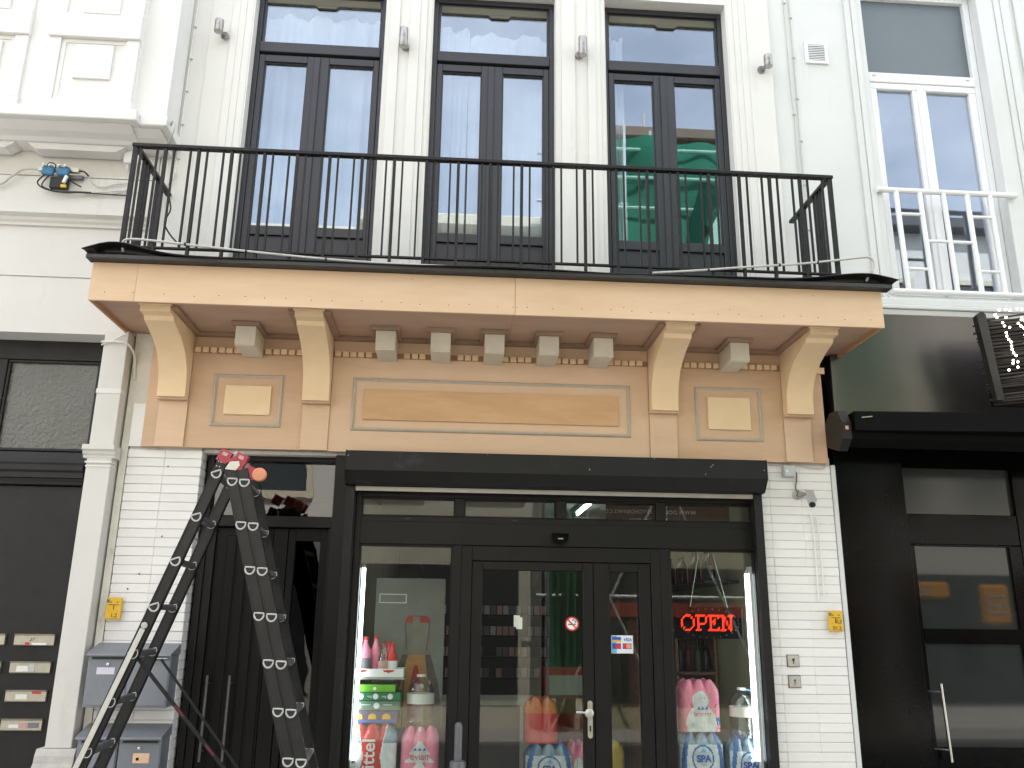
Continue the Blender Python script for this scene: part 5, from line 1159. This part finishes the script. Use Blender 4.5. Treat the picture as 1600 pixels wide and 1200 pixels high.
m = MB(); m.box(-1.67, -.66, 2.5, 2.6, 0, 2.74); m.box(-1.70, -1.675, .21, 2.5, 0, 2.74); m.box(-.735, -.71, .21, 2.5, 0, 2.74); m.box(-1.67, -.735, .21, 2.5, 2.735, 2.77)
struct('hall_wall', m, 'room_grey')

# ------------------------------------------------------------------ the other side of the street (seen mirrored in the panes)
def far_house(label, x0, x1, ztop, wall_m, rows, cols_, y=-9., base=3.2, cornice='cornice_pale', win_m='far_glass', wh=1.5, ww=.95):
    t = thing('street_house', label, 'house', ((x0+x1)/2, y-3, 0), 'houses across the street')
    bx('wall', wall_m, t, x0, x1, y-7, y, 0, ztop-.25); cn = bx('cornice', cornice, t, x0-.02, x1+.02, y-7, y+.30, ztop-.249, ztop, .03)
    bx('shop_window', 'far_shop', t, x0+.4, x1-.4, y+.001, y+.05, .4, base-.6)
    for j in range(rows):
        for i in range(cols_):
            cx_ = x0+(x1-x0)*(i+.5)/cols_; z = base+.6+j*(ztop-base-.6)/rows
            wf = MB().frame(cx_-ww/2-.1, cx_+ww/2+.1, z-.1, z+wh+.1, .1, y+.002, y+.08).build('window', 'cornice_pale', t); bx('pane', win_m, wf, cx_-ww/2, cx_+ww/2, y+.003, y+.03, z, z+wh)
    return t
far_house('pale grey house across the street with the lowest roof', -13, -1.95, 8.75, 'far_grey', 2, 5)
far_house('cream house across the street with a pale cornice', -1.92, 1.55, 9.12, 'far_cream', 2, 2)
hc = far_house('beige house across the street behind green netting', 2.05, 7.4, 11.2, 'far_beige', 3, 3, cornice='far_brown')
bx('attic_band', 'far_brown', hc, 2.06, 7.39, -8.999, -8.93, 10.3, 10.948)
bx('red_band', 'far_red', hc, 2.1, 7.3, -8.998, -8.90, 1.78, 2.02)
far_house('white house across the street with orange signs', 7.44, 16, 9.5, 'far_white', 2, 5, cornice='far_slate')
SCF = thing('scaffold', 'steel scaffold with pale boards under green netting across the street', 'scaffold', (4.5, -8.5, 0))
for x in (1.62, 2.25, 3.6, 5.4, 7.3):
    for y in (-8.42, -8.9): MB().tube([(x, y, 0), (x, y, 11.6 if y < -8.5 else 10.9)], .03, 6).build('pole', 'far_steel', SCF)
for z in (2.1, 4.1, 6.1, 7.7, 9.3, 10.3):
    for y in (-8.42,): MB().tube([(1.4, y, z), (7.5, y, z)], .03, 6).build('ledger', 'far_steel', SCF)
    if z > 2.2: bx('board', 'far_steel', SCF, 1.62, 7.3, -8.88, -8.46, z-.07, z-.03)
for a, b in (((1.62, 0), (3.6, 4.1)), ((3.6, 0), (1.62, 4.1)), ((3.6, 4.1), (5.4, 0)), ((1.62, 4.1), (3.6, 7.7)), ((5.4, 0), (7.3, 4.1))): MB().tube([(a[0], -8.38, a[1]), (b[0], -8.38, b[1])], .022, 6).build('brace', 'far_steel', SCF)
def net(label, x0, x1, z0, z1, y=-8.33, ph=0):
    m = MB(); nx, nz2 = 40, 40; vs = [(x0+(x1-x0)*i/nx, y+.10*math.sin(3*i/4+ph)*math.sin(j/5)+.05*math.sin(j/2+i/7)+.06*math.sin(i/3+j/9), z0+(z1-z0)*j/nz2) for j in range(nz2+1) for i in range(nx+1)]
    m.add(vs, [(j*(nx+1)+i, j*(nx+1)+i+1, (j+1)*(nx+1)+i+1, (j+1)*(nx+1)+i) for j in range(nz2) for i in range(nx)])
    t = thing('netting', label, 'netting', ((x0+x1)/2, y, z0), 'green nets on the scaffold'); m.build('sheet', 'net_green', t, True)
net('wide green debris net over the scaffold upper floors', 2.2, 7.35, 4.3, 10.65)
net('narrow green debris net at the scaffold corner', 1.60, 2.22, .3, 9.2, -8.36, 1)
for z in (5.2, 6.9, 9.12, 9.75, 10.35): MB().tube([(2.2, -8.22, z), (7.35, -8.22, z+.05)], .035, 6).build('ledger', 'net_pale', SCF)
for x in (2.6, 2.95): MB().tube([(x, -8.2, 4.3), (x+.1, -8.2, 10.9)], .03, 6).build('pole', 'far_steel', SCF)
tf = thing('loose_net', 'dark loose fold of netting with pale tarpaulin hanging on the scaffold', 'netting', (5, -8.1, 6.5))
MB().prism([(4.25, 8.95), (4.45, 9.62), (4.80, 9.30), (4.45, 8.75), (4.40, 8.2), (4.1, 8.2)], 'y', -8.12, -8.07).build('fold', 'net_dark', tf); MB().prism([(4.48, 8.2), (4.62, 8.75), (4.95, 9.40), (5.2, 9.45), (5.2, 8.2)], 'y', -8.16, -8.13).build('tarpaulin', 'net_pale', tf)
# orange pictogram signs
def orange_sign(label, x0, x1, z0, z1, y, hang=False):
    t = thing('orange_sign', label, 'sign', ((x0+x1)/2, y, z0), 'orange signs across the street')
    bx('box', 'sign_orange', t, x0, x1, y-.12, y, z0, z1, .05)
    cx_, cz_ = (x0+x1)/2, (z0+z1)/2; s_ = min(x1-x0, z1-z0)*.3
    MB().frame(cx_-s_, cx_+s_, cz_-s_, cz_+s_, s_*.22, y+.001, y+.012, .004).build('emblem_ring', 'far_steel', t)
    MB().prism([(cx_-s_*.5, cz_-.05*s_), (cx_, cz_-s_*.55), (cx_+s_*.5, cz_-.05*s_), (cx_+s_*.35, cz_+.1*s_), (cx_, cz_-s_*.25), (cx_-s_*.35, cz_+.1*s_)], 'y', y+.001, y+.012).build('emblem_curve', 'far_steel', t)
    if hang: bx('arm', 'far_steel', t, cx_-.03, cx_+.03, y-.4, y-.121, cz_-.03, cz_+.03)
    return t
orange_sign('long orange fascia sign across the street', 8.0, 8.98, 2.16, 2.46, -8.85)
orange_sign('square orange hanging sign across the street', 9.2, 9.72, 1.72, 2.40, -8.3, True)
